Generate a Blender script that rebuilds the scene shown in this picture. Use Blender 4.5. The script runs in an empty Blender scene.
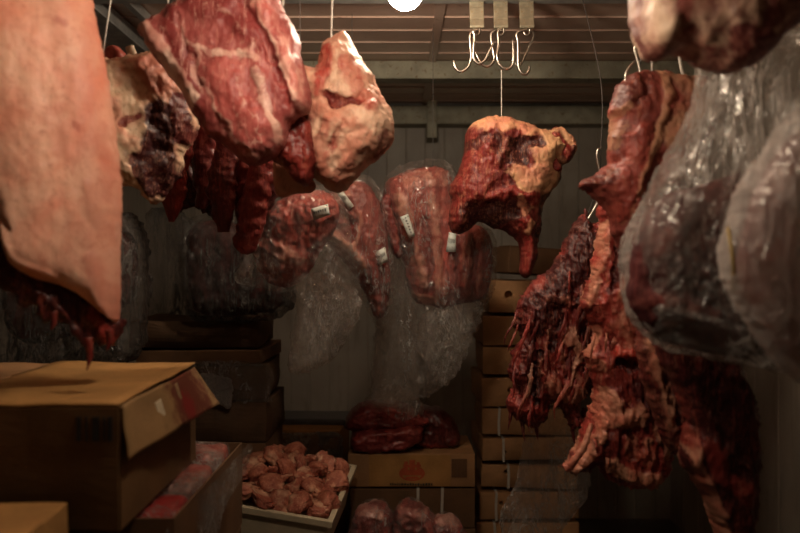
import bpy, bmesh, math, random
import numpy as np
from mathutils import Vector, Matrix

SC = bpy.context.scene
COL = SC.collection
F = 800.0          # focal length in pixels of the 800-wide frame (36 mm lens)
CX, CY = 400.0, 266.5
CAMZ = 1.45
CEIL = CAMZ + 0.92
BACK = 4.6
LEFT, RIGHT = -1.62, 1.55
random.seed(4)

def W(x, y, d):
    """photo pixel at distance d from the camera -> point in the room"""
    return Vector(((x - CX) / F * d, d, CAMZ - (y - CY) / F * d))

# ------------------------------------------------------------------ numpy noise
_rs = np.random.RandomState(7)
_perm = np.concatenate([_rs.permutation(256)] * 3)
_grad = _rs.normal(size=(256, 3)); _grad /= np.linalg.norm(_grad, axis=1)[:, None]
def pnoise(p):
    p = np.asarray(p, float)
    i = np.floor(p).astype(int); f = p - i; i &= 255
    u = f * f * f * (f * (f * 6 - 15) + 10)
    r = 0
    for a in (0, 1):
        for b in (0, 1):
            for c in (0, 1):
                h = _perm[_perm[_perm[(i[:, 0] + a) & 255] + ((i[:, 1] + b) & 255)] + ((i[:, 2] + c) & 255)]
                g = _grad[h]
                v = g[:, 0] * (f[:, 0] - a) + g[:, 1] * (f[:, 1] - b) + g[:, 2] * (f[:, 2] - c)
                w = (u[:, 0] if a else 1 - u[:, 0]) * (u[:, 1] if b else 1 - u[:, 1]) * (u[:, 2] if c else 1 - u[:, 2])
                r = r + v * w
    return r * 1.5
def fbm(p, o=3):
    r = 0; a = 1.0; t = 0
    for k in range(o):
        r = r + a * pnoise(p * 2 ** k + 17.3 * k); t += a; a *= 0.5
    return r / t
def ridge(p, o=2):
    r = 0; a = 1.0; t = 0
    for k in range(o):
        r = r + a * (1 - np.abs(2 * pnoise(p * 2 ** k + 9.1 * k))) ** 2; t += a; a *= 0.5
    return r / t - 0.5

# ------------------------------------------------------------------ materials
def nodes(name):
    m = bpy.data.materials.new(name); m.use_nodes = True
    nt = m.node_tree; nt.nodes.clear()
    return m, nt
class G:
    def __init__(s, nt): s.nt = nt
    def n(s, t, **kw):
        x = s.nt.nodes.new(t)
        for k, v in kw.items():
            if k.startswith('i_'):
                key = k[2:].replace('_', ' ')
                x.inputs[int(key) if key.isdigit() else key].default_value = v
            else: setattr(x, k, v)
        return x
    def l(s, a, b): s.nt.links.new(a, b)
    def math(s, op, a, b=None, clamp=False):
        x = s.n('ShaderNodeMath', operation=op, use_clamp=clamp)
        for k, v in enumerate((a, b)):
            if v is None: continue
            if isinstance(v, (int, float)): x.inputs[k].default_value = v
            else: s.l(v, x.inputs[k])
        return x.outputs[0]
    def mix(s, f, a, b):
        x = s.n('ShaderNodeMix', data_type='RGBA')
        for sock, v in ((x.inputs[0], f), (x.inputs[6], a), (x.inputs[7], b)):
            if isinstance(v, (int, float)): sock.default_value = v
            elif isinstance(v, tuple): sock.default_value = (*v, 1)
            else: s.l(v, sock)
        return x.outputs[2]
    def noise(s, vec, scale, detail=3, rough=0.55, dist=0.0):
        x = s.n('ShaderNodeTexNoise'); x.inputs['Scale'].default_value = scale
        x.inputs['Detail'].default_value = detail; x.inputs['Roughness'].default_value = rough
        x.inputs['Distortion'].default_value = dist
        s.l(vec, x.inputs['Vector']); return x.outputs['Fac']
    def ramp(s, f, a, b, lo=0.0, hi=1.0):
        x = s.n('ShaderNodeMapRange', interpolation_type='SMOOTHSTEP')
        x.inputs[1].default_value = a; x.inputs[2].default_value = b
        x.inputs[3].default_value = lo; x.inputs[4].default_value = hi
        s.l(f, x.inputs[0]); return x.outputs[0]
    def coord(s, scale=(1, 1, 1), rot=(0, 0, 0), loc=(0, 0, 0)):
        t = s.n('ShaderNodeTexCoord'); m = s.n('ShaderNodeMapping')
        m.inputs['Scale'].default_value = scale; m.inputs['Rotation'].default_value = rot; m.inputs['Location'].default_value = loc
        s.l(t.outputs['Object'], m.inputs['Vector']); return m.outputs[0]

def finish(g, col, rough=0.5, bump=None, bstr=0.4, bdist=0.004, metal=0.0, spec=0.5, sss=0.0, coat=0.0):
    p = g.n('ShaderNodeBsdfPrincipled'); o = g.n('ShaderNodeOutputMaterial')
    if isinstance(col, tuple): p.inputs['Base Color'].default_value = (*col, 1)
    else: g.l(col, p.inputs['Base Color'])
    if isinstance(rough, (int, float)): p.inputs['Roughness'].default_value = rough
    else: g.l(rough, p.inputs['Roughness'])
    p.inputs['Metallic'].default_value = metal
    p.inputs['Specular IOR Level'].default_value = spec
    if coat: p.inputs['Coat Weight'].default_value = coat; p.inputs['Coat Roughness'].default_value = 0.25
    if sss:
        p.inputs['Subsurface Weight'].default_value = sss
        p.inputs['Subsurface Radius'].default_value = (0.012, 0.004, 0.002)
        p.inputs['Subsurface Scale'].default_value = 0.6
    if bump is not None:
        b = g.n('ShaderNodeBump'); b.inputs['Strength'].default_value = bstr; b.inputs['Distance'].default_value = bdist
        g.l(bump, b.inputs['Height']); g.l(b.outputs[0], p.inputs['Normal'])
    g.l(p.outputs[0], o.inputs[0])

def meat_mat(name, lean=(.30, .035, .025), dark=(.07, .008, .008), fat=(.72, .42, .27), fat2=(.55, .18, .11),
             angle=0.0, fib=40.0, marble=0.35, rough=0.42, bstr=0.5, sss=0.0, lump=10.0, coat=0.0, stretch=6.0, spec=.4):
    """wet meat: lean with fibres and marbling, fat where the 'mask' attribute has red, dried dark crust where it has green, fresh red where blue"""
    m, nt = nodes(name); g = G(nt)
    at = g.n('ShaderNodeAttribute'); at.attribute_name = 'mask'
    sep = g.n('ShaderNodeSeparateColor'); g.l(at.outputs['Color'], sep.inputs[0])
    A_f, A_d, A_r = sep.outputs
    v = g.coord(); vf = g.coord(scale=(1, 1, 1 / stretch), rot=(0, angle, 0))
    n1 = g.noise(v, lump, 4, 0.6, 0.4); n2 = g.noise(vf, fib, 4, 0.6, 0.6); n3 = g.noise(v, 90, 3, 0.6)
    n4 = g.noise(v, 28, 4, 0.65, 0.8)
    # lean colour
    k = g.ramp(g.math('ADD', g.math('ADD', g.math('MULTIPLY', n1, .7), g.math('MULTIPLY', n2, .5)), g.math('MULTIPLY', A_d, -.75)), .36, .78)
    lc = g.mix(k, dark, lean)
    lc = g.mix(g.math('MULTIPLY', A_r, .8), lc, tuple(min(1, c * s) for c, s in zip(lean, (1.55, 1.15, 1.05))))
    n5 = g.noise(vf, fib * 3.2, 3, .65, .4)
    lc = g.mix(g.ramp(n5, .5, .7, 0, .6), lc, dark); lc = g.mix(g.ramp(n5, .48, .32, 0, .5), lc, tuple(.55 * a + .45 * b for a, b in zip(lean, fat2))); lc = g.mix(g.ramp(n3, .56, .72, 0, .35), lc, fat2)
    # marbling: thin pale veins
    vein = g.ramp(g.math('ABSOLUTE', g.math('SUBTRACT', g.noise(vf, fib * .55, 3, .6, 2.0), .5)), .022, .0)
    vein = g.math('MULTIPLY', vein, g.ramp(n1, .42, .58))
    fm = g.ramp(g.math('ADD', g.math('ADD', A_f, g.math('MULTIPLY', g.math('SUBTRACT', n4, .5), 1.3)), g.math('MULTIPLY', g.math('SUBTRACT', n2, .5), .9)), .16, .84)
    fc = g.mix(g.ramp(n1, .4, .66), fat, fat2)
    fc = g.mix(g.ramp(n4, .52, .72, 0, .55), fc, tuple(c * .8 for c in fat2))
    fc = g.mix(g.ramp(n3, .55, .75, 0, .35), fc, lean); fc = g.mix(g.ramp(n5, .55, .75, 0, .45), fc, fat2)
    fc = g.mix(g.math('MULTIPLY', A_d, .6), fc, tuple(c * .5 for c in fat2))
    fc = g.mix(g.math('MULTIPLY', A_r, .75), fc, (.46, .12, .08))
    col = g.mix(g.math('MULTIPLY', vein, marble), lc, tuple(.65 * a + .35 * b for a, b in zip(fat, fat2)))
    col = g.mix(fm, col, fc)
    r = g.math('ADD', g.math('MULTIPLY', n4, .35), rough - .17)
    h = g.math('ADD', g.math('ADD', g.math('MULTIPLY', n2, .7), g.math('MULTIPLY', n5, .35)), g.math('ADD', g.math('MULTIPLY', n3, .25), g.math('MULTIPLY', n4, .6)))
    finish(g, col, r, h, bstr, .006, sss=sss, coat=coat, spec=spec)
    return m

def plastic_mat(name, milk=0.10, base=0.05, edge=0.55, tint=(.96, .94, .92), milkcol=(.75, .72, .68), rough=.16, cr=(26, 26, 9), bd=.008, rot=0.0, boost=4.0, wid=.10):
    """clear film: see-through, glossy, whiter where it creases, which also paints in glint streaks"""
    m, nt = nodes(name); g = G(nt)
    n1 = g.noise(g.coord(scale=cr, rot=(0, rot, 0)), 1.0, 5, .62, 1.8)
    n2 = g.noise(g.coord(scale=tuple(c * 2.7 for c in cr), rot=(.3, rot + .6, .2)), 1.0, 4, .6, 1.2)
    c1 = g.ramp(g.math('ABSOLUTE', g.math('SUBTRACT', n1, .5)), wid, 0); c2 = g.ramp(g.math('ABSOLUTE', g.math('SUBTRACT', n2, .5)), wid, 0)
    sharp = g.math('ADD', g.math('POWER', c1, 3.0), g.math('MULTIPLY', g.math('POWER', c2, 3.0), .5))
    h = g.math('ADD', c1, g.math('MULTIPLY', c2, .45))
    b = g.n('ShaderNodeBump'); b.inputs['Strength'].default_value = 1.0; b.inputs['Distance'].default_value = bd
    g.l(h, b.inputs['Height'])
    tr = g.n('ShaderNodeBsdfTransparent'); tr.inputs[0].default_value = (*tint, 1)
    gl = g.n('ShaderNodeBsdfGlossy'); gl.inputs['Roughness'].default_value = rough; gl.inputs[0].default_value = (1, .97, .93, 1)
    df = g.n('ShaderNodeBsdfDiffuse'); df.inputs[0].default_value = (*milkcol, 1)
    tl = g.n('ShaderNodeBsdfTranslucent'); tl.inputs[0].default_value = (*milkcol, 1)
    g.l(b.outputs[0], gl.inputs['Normal']); g.l(b.outputs[0], df.inputs['Normal'])
    lw = g.n('ShaderNodeLayerWeight'); lw.inputs[0].default_value = .35; g.l(b.outputs[0], lw.inputs['Normal'])
    patch = g.ramp(g.noise(g.coord(scale=tuple(c * .5 for c in cr)), 1.0, 2, .5), .4, .65)
    fac = g.math('ADD', g.math('MULTIPLY', lw.outputs['Facing'], edge * .5), base, True)
    fm = g.math('MULTIPLY', g.math('ADD', g.math('MULTIPLY', g.math('MULTIPLY', sharp, patch), boost), 1.0), milk, True)
    m0 = g.n('ShaderNodeMixShader'); m0.inputs[0].default_value = .35; g.l(df.outputs[0], m0.inputs[1]); g.l(tl.outputs[0], m0.inputs[2])
    m1 = g.n('ShaderNodeMixShader'); g.l(fm, m1.inputs[0]); g.l(tr.outputs[0], m1.inputs[1]); g.l(m0.outputs[0], m1.inputs[2])
    m2 = g.n('ShaderNodeMixShader'); g.l(fac, m2.inputs[0]); g.l(m1.outputs[0], m2.inputs[1]); g.l(gl.outputs[0], m2.inputs[2])
    o = g.n('ShaderNodeOutputMaterial'); g.l(m2.outputs[0], o.inputs[0])
    return m

def card_mat(name, col=(.30, .175, .075), stain=None):
    m, nt = nodes(name); g = G(nt); v = g.coord()
    n1 = g.noise(v, 5, 4, .6, .5); n2 = g.noise(g.coord(scale=(1, 1, 12)), 22, 3, .6); n3 = g.noise(v, 140, 2, .5)
    c = g.mix(g.ramp(n1, .35, .7), tuple(k * .68 for k in col), col)
    c = g.mix(g.ramp(n2, .5, .75, 0, .25), c, tuple(k * .6 for k in col))
    c = g.mix(g.ramp(n3, .5, .7, 0, .2), c, tuple(min(1, k * 1.25) for k in col))
    if stain:
        for (p, r, sc) in stain:      # blood soaked into the board
            sub = g.n('ShaderNodeVectorMath', operation='DISTANCE'); g.l(v, sub.inputs[0]); sub.inputs[1].default_value = p
            dd = g.math('ADD', sub.outputs['Value'], g.math('MULTIPLY', g.math('SUBTRACT', g.noise(v, 38, 4, .65, .5), .5), r * 1.5))
            c = g.mix(g.ramp(dd, r, r * .45), c, sc)
    finish(g, c, .75, g.math('ADD', n2, g.math('MULTIPLY', n3, .3)), .25, .002, spec=.3)
    return m

def plain(name, col, rough=.5, metal=0.0, var=.3, scale=20, bstr=.15, spec=.5, rust=None):
    m, nt = nodes(name); g = G(nt); v = g.coord()
    n = g.noise(v, scale, 4, .6); n2 = g.noise(v, scale * 4, 3, .6)
    c = g.mix(g.ramp(n, .35, .7), tuple(k * (1 - var) for k in col), col)
    if rust: c = g.mix(g.ramp(n2, .55, .7, 0, .8), c, rust)
    finish(g, c, rough, n2, bstr, .002, metal=metal, spec=spec)
    return m

M = {}
M['skin'] = meat_mat('pale_pork_fat', lean=(.42, .12, .08), dark=(.28, .05, .04), fat=(.84, .47, .33), fat2=(.76, .29, .19), fib=14, marble=.2, rough=.5, bstr=.3, sss=.12, lump=6, spec=.3)
M['loin'] = meat_mat('pink_loin_meat', lean=(.38, .10, .088), dark=(.20, .03, .028), fat=(.74, .50, .40), fat2=(.55, .24, .19), angle=.45, fib=24, marble=.5, rough=.48, bstr=.45, spec=.3)
M['shoulder'] = meat_mat('shoulder_fat_cover', lean=(.34, .065, .05), dark=(.14, .02, .016), fat=(.72, .47, .33), fat2=(.58, .24, .16), angle=-.3, fib=20, marble=.3, rough=.52, bstr=.5, sss=.05, spec=.25)
M['rear'] = meat_mat('cream_fat_and_dark_meat', lean=(.16, .025, .022), dark=(.05, .009, .009), fat=(.72, .50, .33), fat2=(.66, .30, .20), fib=25, marble=.2, rough=.5, spec=.3)
M['neck'] = meat_mat('aged_neck_meat', lean=(.20, .022, .019), dark=(.045, .010, .009), fat=(.60, .35, .18), fat2=(.55, .23, .14), angle=.5, fib=42, marble=.3, rough=.46, bstr=.8, spec=.3)
M['dark'] = meat_mat('dark_hanging_beef', lean=(.22, .028, .022), dark=(.05, .008, .008), fat=(.52, .25, .16), fat2=(.36, .09, .06), fib=34, marble=.35, rough=.4, bstr=.8, spec=.4)
M['flank'] = meat_mat('stringy_flank_meat', lean=(.29, .036, .03), dark=(.05, .009, .009), fat=(.58, .30, .20), fat2=(.38, .10, .065), angle=-.35, fib=46, marble=.6, rough=.42, bstr=1.0, spec=.4)
M['spine'] = meat_mat('orange_fat_spine_meat', lean=(.37, .045, .034), dark=(.085, .013, .012), fat=(.60, .30, .19), fat2=(.46, .13, .08), angle=.25, fib=34, marble=.5, rough=.44, bstr=.9, spec=.35)
M['upper'] = meat_mat('red_brown_cut', lean=(.32, .068, .052), dark=(.12, .022, .017), fat=(.52, .27, .16), fat2=(.42, .15, .09), angle=-.5, fib=24, marble=.2, rough=.48, bstr=.5, spec=.3)
M['packed'] = meat_mat('packed_rib_meat', lean=(.34, .065, .05), dark=(.12, .02, .018), fat=(.62, .36, .26), fat2=(.42, .13, .09), angle=.1, fib=24, marble=.6, rough=.45, bstr=.6)
M['offal'] = meat_mat('purple_dark_meat', lean=(.11, .018, .017), dark=(.03, .006, .006), fat=(.34, .14, .10), fat2=(.22, .05, .04), angle=1.3, fib=20, marble=.25, rough=.25, bstr=.5, coat=.3)
M['slump'] = meat_mat('dark_crimson_wet_meat', lean=(.26, .042, .038), dark=(.07, .011, .011), fat=(.40, .15, .11), fat2=(.30, .07, .055), angle=1.3, fib=24, marble=.35, rough=.34, bstr=.6, coat=.15)
M['bagged'] = meat_mat('dark_purple_bagged_meat', lean=(.10, .020, .02), dark=(.03, .008, .009), fat=(.36, .17, .14), fat2=(.26, .06, .055), angle=.6, fib=16, marble=.2, rough=.65, bstr=.4, spec=.2, lump=7)
M['chunk'] = meat_mat('pink_meat_chunks', lean=(.50, .18, .11), dark=(.24, .06, .04), fat=(.78, .52, .34), fat2=(.66, .32, .20), fib=60, marble=.6, rough=.5, bstr=.8, lump=26, spec=.3)
M['topcut'] = meat_mat('brown_cut_cream_fat', lean=(.24, .07, .055), dark=(.10, .02, .016), fat=(.74, .52, .36), fat2=(.42, .19, .13), angle=.6, fib=20, marble=.3, rough=.5, bstr=.4, spec=.3)
M['frozen'] = meat_mat('wrapped_red_meat', lean=(.28, .05, .042), dark=(.16, .025, .022), fat=(.60, .34, .28), fat2=(.42, .12, .10), fib=24, marble=.6, rough=.35, bstr=.5, lump=14)
M['pack_pink'] = meat_mat('pale_pink_pack', lean=(.30, .085, .07), dark=(.20, .022, .02), fat=(.40, .22, .19), fat2=(.30, .11, .09), fib=22, marble=.6, rough=.4, bstr=.5, lump=14)
M['bone'] = plain('ivory_bone', (.62, .47, .32), .5, var=.25, scale=30)
M['film'] = plastic_mat('clear_film', milk=.05, base=.05, edge=.35, rough=.2, boost=13, cr=(17, 17, 6), wid=.05)
M['film_tail'] = plastic_mat('crumpled_clear_film', milk=.042, base=.07, edge=.45, rough=.18, cr=(20, 20, 8), boost=22, bd=.02, wid=.055, milkcol=(.85, .8, .74))
M['milky'] = plastic_mat('milky_film', milk=.13, base=.06, edge=.30, rough=.26, cr=(11, 11, 2.2), bd=.018, milkcol=(.82, .76, .70), rot=-.55, boost=6.5, wid=.14)
M['milky2'] = plastic_mat('thick_milky_film', milk=.42, base=.06, edge=.30, rough=.3, cr=(12, 12, 2.6), bd=.014, milkcol=(.82, .74, .68), rot=.35, boost=2.5, wid=.14)
M['glint'] = plastic_mat('bright_crinkled_film', milk=.34, base=.22, edge=.5, rough=.16, cr=(34, 34, 34), boost=6, bd=.02, wid=.1, milkcol=(.9, .87, .82))  # glints on the shaded film painted in as extra white
M['glint_white'] = plastic_mat('glint_whitened_film', milk=.7, base=.3, edge=.5, rough=.2, cr=(34, 34, 34), boost=.5, bd=.03, wid=.1, milkcol=(.9, .88, .84))  # lit silver glints painted as white, since this film sits in shade
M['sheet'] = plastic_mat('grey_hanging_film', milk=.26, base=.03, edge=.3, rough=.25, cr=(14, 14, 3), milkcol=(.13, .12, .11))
M['card'] = card_mat('brown_cardboard', (.46, .245, .11))
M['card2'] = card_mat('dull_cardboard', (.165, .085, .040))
M['card5'] = card_mat('shade_dark_cardboard', (.105, .058, .030))  # shade of the hanging meat on the rear stack, put into a darker board
M['card4'] = card_mat('shaded_front_cardboard', (.155, .08, .03))  # darker copy of the lid's board, the front's shade put into its colour
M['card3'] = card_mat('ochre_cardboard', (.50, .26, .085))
M['tape'] = plain('brown_parcel_tape', (.30, .19, .10), .25, var=.15)
M['strap'] = plain('white_packing_strap', (.62, .58, .5), .4, var=.15)
M['steel'] = plain('hook_steel', (.62, .57, .5), .28, metal=1.0, var=.25, scale=60)
M['strapsteel'] = plain('worn_flat_steel', (.40, .36, .26), .45, metal=.7, var=.35, scale=40, rust=(.25, .16, .07))
M['rail'] = plain('grey_rail_steel', (.36, .35, .33), .45, metal=.3, var=.3)
M['beam'] = plain('greenish_rusty_beam', (.42, .40, .30), .6, var=.35, scale=12, rust=(.17, .11, .05), spec=.3)
M['cord'] = plain('white_cord', (.75, .70, .62), .8, var=.1, scale=200)
M['label'] = plain('white_paper_label', (.62, .66, .60), .4, var=.12)
M['ink'] = plain('black_print', (.02, .02, .02), .6, var=.2)
M['greenink'] = plain('green_print', (.08, .20, .11), .6, var=.2)
M['orange'] = plain('orange_red_print', (.55, .10, .035), .6, var=.3)
M['crate'] = plain('cream_plastic', (.56, .47, .32), .4, var=.15)
M['red_label'] = plain('glossy_red_paper', (.45, .02, .02), .3, var=.2)
M['blue'] = plain('blue_grey_film', (.11, .13, .15), .35, var=.3)
M['yellow'] = plain('yellow_band', (.45, .30, .05), .5, var=.1)
M['wood'] = plain('dark_pallet_wood', (.12, .075, .04), .8, var=.4)

# ------------------------------------------------------------------ object helpers
def tag(o, label, cat, group=None):
    o['label'] = label; o['category'] = cat
    if group: o['group'] = group
    return o
def empty(name, loc, label, cat, group=None, mat=None):
    o = bpy.data.objects.new(name, None); COL.objects.link(o); o.location = loc; o.empty_display_size = .05
    if mat is not None: o.rotation_euler = mat.to_euler()
    return tag(o, label, cat, group)
def mesh_obj(name, verts, faces, mat, parent=None, origin=None, smooth=True, mask=None, local=False):
    """link verts (room coordinates) as one mesh; parent gives the thing it belongs to"""
    v = np.asarray(verts, float)
    if parent is not None:
        if not local:
            org = np.array(root_loc(parent)); v = v - org
    elif origin is not None and not local:
        v = v - np.array(origin)
    me = bpy.data.meshes.new(name)
    me.from_pydata(v.tolist(), [], faces if isinstance(faces, list) else faces.tolist())
    if smooth: me.polygons.foreach_set('use_smooth', [True] * len(me.polygons))
    if mask is not None:
        a = me.attributes.new('mask', 'FLOAT_COLOR', 'POINT')
        a.data.foreach_set('color', np.concatenate([mask, np.ones((len(mask), 1))], 1).astype(np.float32).ravel())
    me.materials.append(mat); me.update()
    o = bpy.data.objects.new(name, me); COL.objects.link(o)
    if parent is not None: o.parent = parent
    elif origin is not None: o.location = origin
    return o
def root_loc(o):
    p = Vector((0, 0, 0))
    while o is not None: p = p + Vector(o.location); o = o.parent
    return p
def bm_obj(name, bm, mat, parent=None, loc=None, smooth=False, bevel=0):
    me = bpy.data.meshes.new(name)
    if bevel: bmesh.ops.bevel(bm, geom=list(bm.edges), offset=bevel, segments=2, profile=.6, affect='EDGES')
    bm.normal_update(); bm.to_mesh(me); bm.free()
    if smooth: me.polygons.foreach_set('use_smooth', [True] * len(me.polygons))
    me.materials.append(mat); o = bpy.data.objects.new(name, me); COL.objects.link(o)
    if parent is not None: o.parent = parent
    if loc is not None: o.location = loc
    return o
def box_bm(bm, x0, x1, y0, y1, z0, z1):
    r = bmesh.ops.create_cube(bm, size=1)
    for v in r['verts']:
        v.co = Vector((x0 + (v.co.x + .5) * (x1 - x0), y0 + (v.co.y + .5) * (y1 - y0), z0 + (v.co.z + .5) * (z1 - z0)))
    return r['verts']
def box(name, b, mat, parent=None, loc=None, bevel=.003):
    bm = bmesh.new(); box_bm(bm, *b)
    return bm_obj(name, bm, mat, parent, loc, bevel=bevel)

def catmull(P, n=None, closed=True, step=2.0):
    P = np.asarray(P, float); N = len(P); out = []
    rng = range(N) if closed else range(N - 1)
    for i in rng:
        g = lambda k: P[k % N] if closed else P[min(max(k, 0), N - 1)]
        p0, p1, p2, p3 = g(i - 1), g(i), g(i + 1), g(i + 2)
        k = n or max(2, int(np.linalg.norm((p2 - p1)[:3]) / step))
        for t in np.linspace(0, 1, k, endpoint=False):
            out.append(.5 * ((2 * p1) + (-p0 + p2) * t + (2 * p0 - 5 * p1 + 4 * p2 - p3) * t * t + (-p0 + 3 * p1 - 3 * p2 + p3) * t ** 3))
    if not closed: out.append(P[-1])
    return np.array(out)
def seg_dist(Q, A, B):
    d = B - A; L = (d * d).sum() + 1e-9
    t = np.clip(((Q - A) @ d) / L, 0, 1); C = A + t[:, None] * d
    return np.linalg.norm(Q - C, axis=1), C
def poly_dist(Q, P, closed=True):
    best = np.full(len(Q), 1e9); C = np.zeros_like(Q); n = len(P)
    for i in range(n if closed else n - 1):
        dd, cc = seg_dist(Q, P[i], P[(i + 1) % n]); k = dd < best
        best[k] = dd[k]; C[k] = cc[k]
    if n == 1: best = np.linalg.norm(Q - P[0], axis=1)
    return best, C
def inside(Q, P):
    r = np.zeros(len(Q), bool); n = len(P)
    for i in range(n):
        a, b = P[i], P[(i + 1) % n]
        if a[1] == b[1]: continue
        c = ((a[1] > Q[:, 1]) != (b[1] > Q[:, 1])) & (Q[:, 0] < (b[0] - a[0]) * (Q[:, 1] - a[1]) / (b[1] - a[1]) + a[0])
        r ^= c
    return r
def S(pts, r, h=0, fat=None, dark=None, red=None):
    """a muscle, seam or patch: a stroke of radius r px that raises the surface h mm and changes what it is made of"""
    return dict(p=np.array(pts, float).reshape(-1, 2), r=r, h=h / 1000., fat=fat, dark=dark, red=red)

def blob(name, outline, d, T, mat, parent=None, origin=None, Tb=None, R=None, step=2.0, rag=1.0, ragf=.12, strokes=(), noise=(), slope=(0, 0),
         seed=0, fat=0., dark=0., red=0., warp=4.0, spline=True, pw=.5):
    """a lump of real thickness T (front) + Tb (back): outline in photo px at distance d"""
    P = np.asarray(outline, float)
    P = catmull(P, step=2.5) if spline else P
    if rag:
        t = np.roll(P, -1, 0) - np.roll(P, 1, 0); nn = np.stack([t[:, 1], -t[:, 0]], 1); nn /= np.linalg.norm(nn, axis=1)[:, None] + 1e-9
        q = np.concatenate([P * ragf, np.full((len(P), 1), seed * 3.7)], 1)
        P = P + nn * (fbm(q, 3) * rag * 1.6)[:, None]
    lo = P.min(0) - step; hi = P.max(0) + step
    xs = np.arange(lo[0], hi[0] + step, step); ys = np.arange(lo[1], hi[1] + step, step)
    GX, GY = np.meshgrid(xs, ys); Q = np.stack([GX.ravel(), GY.ravel()], 1)
    ins = inside(Q, P).reshape(GX.shape); dist, C = poly_dist(Q, P); sd = np.where(ins.ravel(), dist, -dist)
    ok = (sd > -step * .75).reshape(GX.shape)                  # inside, or near enough to be pulled to the outline
    quad = ok[:-1, :-1] & ok[1:, :-1] & ok[:-1, 1:] & ok[1:, 1:]
    cen = ins[:-1, :-1].astype(int) + ins[1:, :-1] + ins[:-1, 1:] + ins[1:, 1:]
    quad &= cen >= 2
    ny, nx = GX.shape; idx = np.arange(ny * nx).reshape(ny, nx)
    qf = np.stack([idx[:-1, :-1][quad], idx[1:, :-1][quad], idx[1:, 1:][quad], idx[:-1, 1:][quad]], 1)
    # boundary edges -> rim vertices
    E = np.concatenate([qf[:, [0, 1]], qf[:, [1, 2]], qf[:, [2, 3]], qf[:, [3, 0]]]); Es = np.sort(E, 1)
    key = Es[:, 0].astype(np.int64) * (nx * ny) + Es[:, 1]; u, cnt = np.unique(key, return_counts=True)
    rim = np.zeros(nx * ny, bool); be = u[cnt == 1]; rim[be // (nx * ny)] = True; rim[be % (nx * ny)] = True
    used = np.unique(qf); Qs = Q.copy(); Qs[rim] = C[rim]; neg = (sd < 0) & ~rim; Qs[neg] = C[neg]
    sdv = np.where(rim | neg, 0, np.maximum(sd, 0))
    Q = Qs[used]; sdv = sdv[used]; rimu = rim[used]; mp = np.full(nx * ny, -1); mp[used] = np.arange(len(used)); qf = mp[qf]
    n = len(used)
    R = R or .5 * sdv.max()
    pr = (1 - (1 - np.clip(sdv / R, 0, 1)) ** 2) ** pw
    soft = np.clip(sdv / (R * .5), 0, 1)
    wq = np.concatenate([Q * .06, np.full((n, 1), seed + 5.5)], 1)
    Qw = Q + warp * np.stack([fbm(wq, 3), fbm(wq + 31.7, 3)], 1) * 1.6
    hgt = np.zeros(n); mk = np.zeros((n, 3)); mk[:, 0] = fat; mk[:, 1] = dark; mk[:, 2] = red
    for s in strokes:
        dd, _ = poly_dist(Qw, s['p'], False)
        k = np.clip(1 - (dd / s['r']) ** 2, 0, 1) ** 1.5; hgt += s['h'] * k * (1 if s['h'] < 0 else 1)
        w = np.clip(1.9 * (1 - dd / s['r']), 0, 1); w = w * w * (3 - 2 * w)
        for c, kk in ((0, 'fat'), (1, 'dark'), (2, 'red')):
            if s[kk] is not None: mk[:, c] = mk[:, c] * (1 - w) + s[kk] * w
    c0 = np.array([(P[:, 0].min() + P[:, 0].max()) / 2, (P[:, 1].min() + P[:, 1].max()) / 2])
    so = (Q[:, 0] - c0[0]) * slope[0] + (Q[:, 1] - c0[1]) * slope[1]
    dq = d + so
    X = (Q[:, 0] - CX) / F * dq; Z = CAMZ - (Q[:, 1] - CY) / F * dq
    front = np.stack([X, dq - (T * pr + hgt * soft), Z], 1)
    Tb = T if Tb is None else Tb
    back = np.stack([X, dq + Tb * pr + .4 * hgt * soft, Z], 1)
    bmap = np.where(rimu, np.arange(n), -1); nb = (~rimu).sum(); bmap[~rimu] = n + np.arange(nb)
    V = np.concatenate([front, back[~rimu]]); mask = np.concatenate([mk, mk[~rimu]])
    faces = np.concatenate([qf, bmap[qf][:, ::-1]])
    if noise:
        a, b, c_, d_ = (V[faces[:, k]] for k in range(4)); fn = np.cross(c_ - a, d_ - b)
        vn = np.zeros_like(V)
        for k in range(4): np.add.at(vn, faces[:, k], fn)
        vn /= np.linalg.norm(vn, axis=1)[:, None] + 1e-12
        sf = np.concatenate([np.where(rimu, .35, 1), np.ones(nb)])
        for (fr, amp, st, kind) in noise:
            q = (V - V.mean(0)) * fr * np.array(st) + seed * 2.3
            f = ridge(q) if kind == 'r' else fbm(q, 3)
            V = V + vn * (f * amp * sf)[:, None]
    return mesh_obj(name, V, faces, mat, parent, origin, mask=mask)

def base_of(outline, d):
    P = np.asarray(outline, float); return W((P[:, 0].min() + P[:, 0].max()) / 2, P[:, 1].max(), d)

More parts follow.
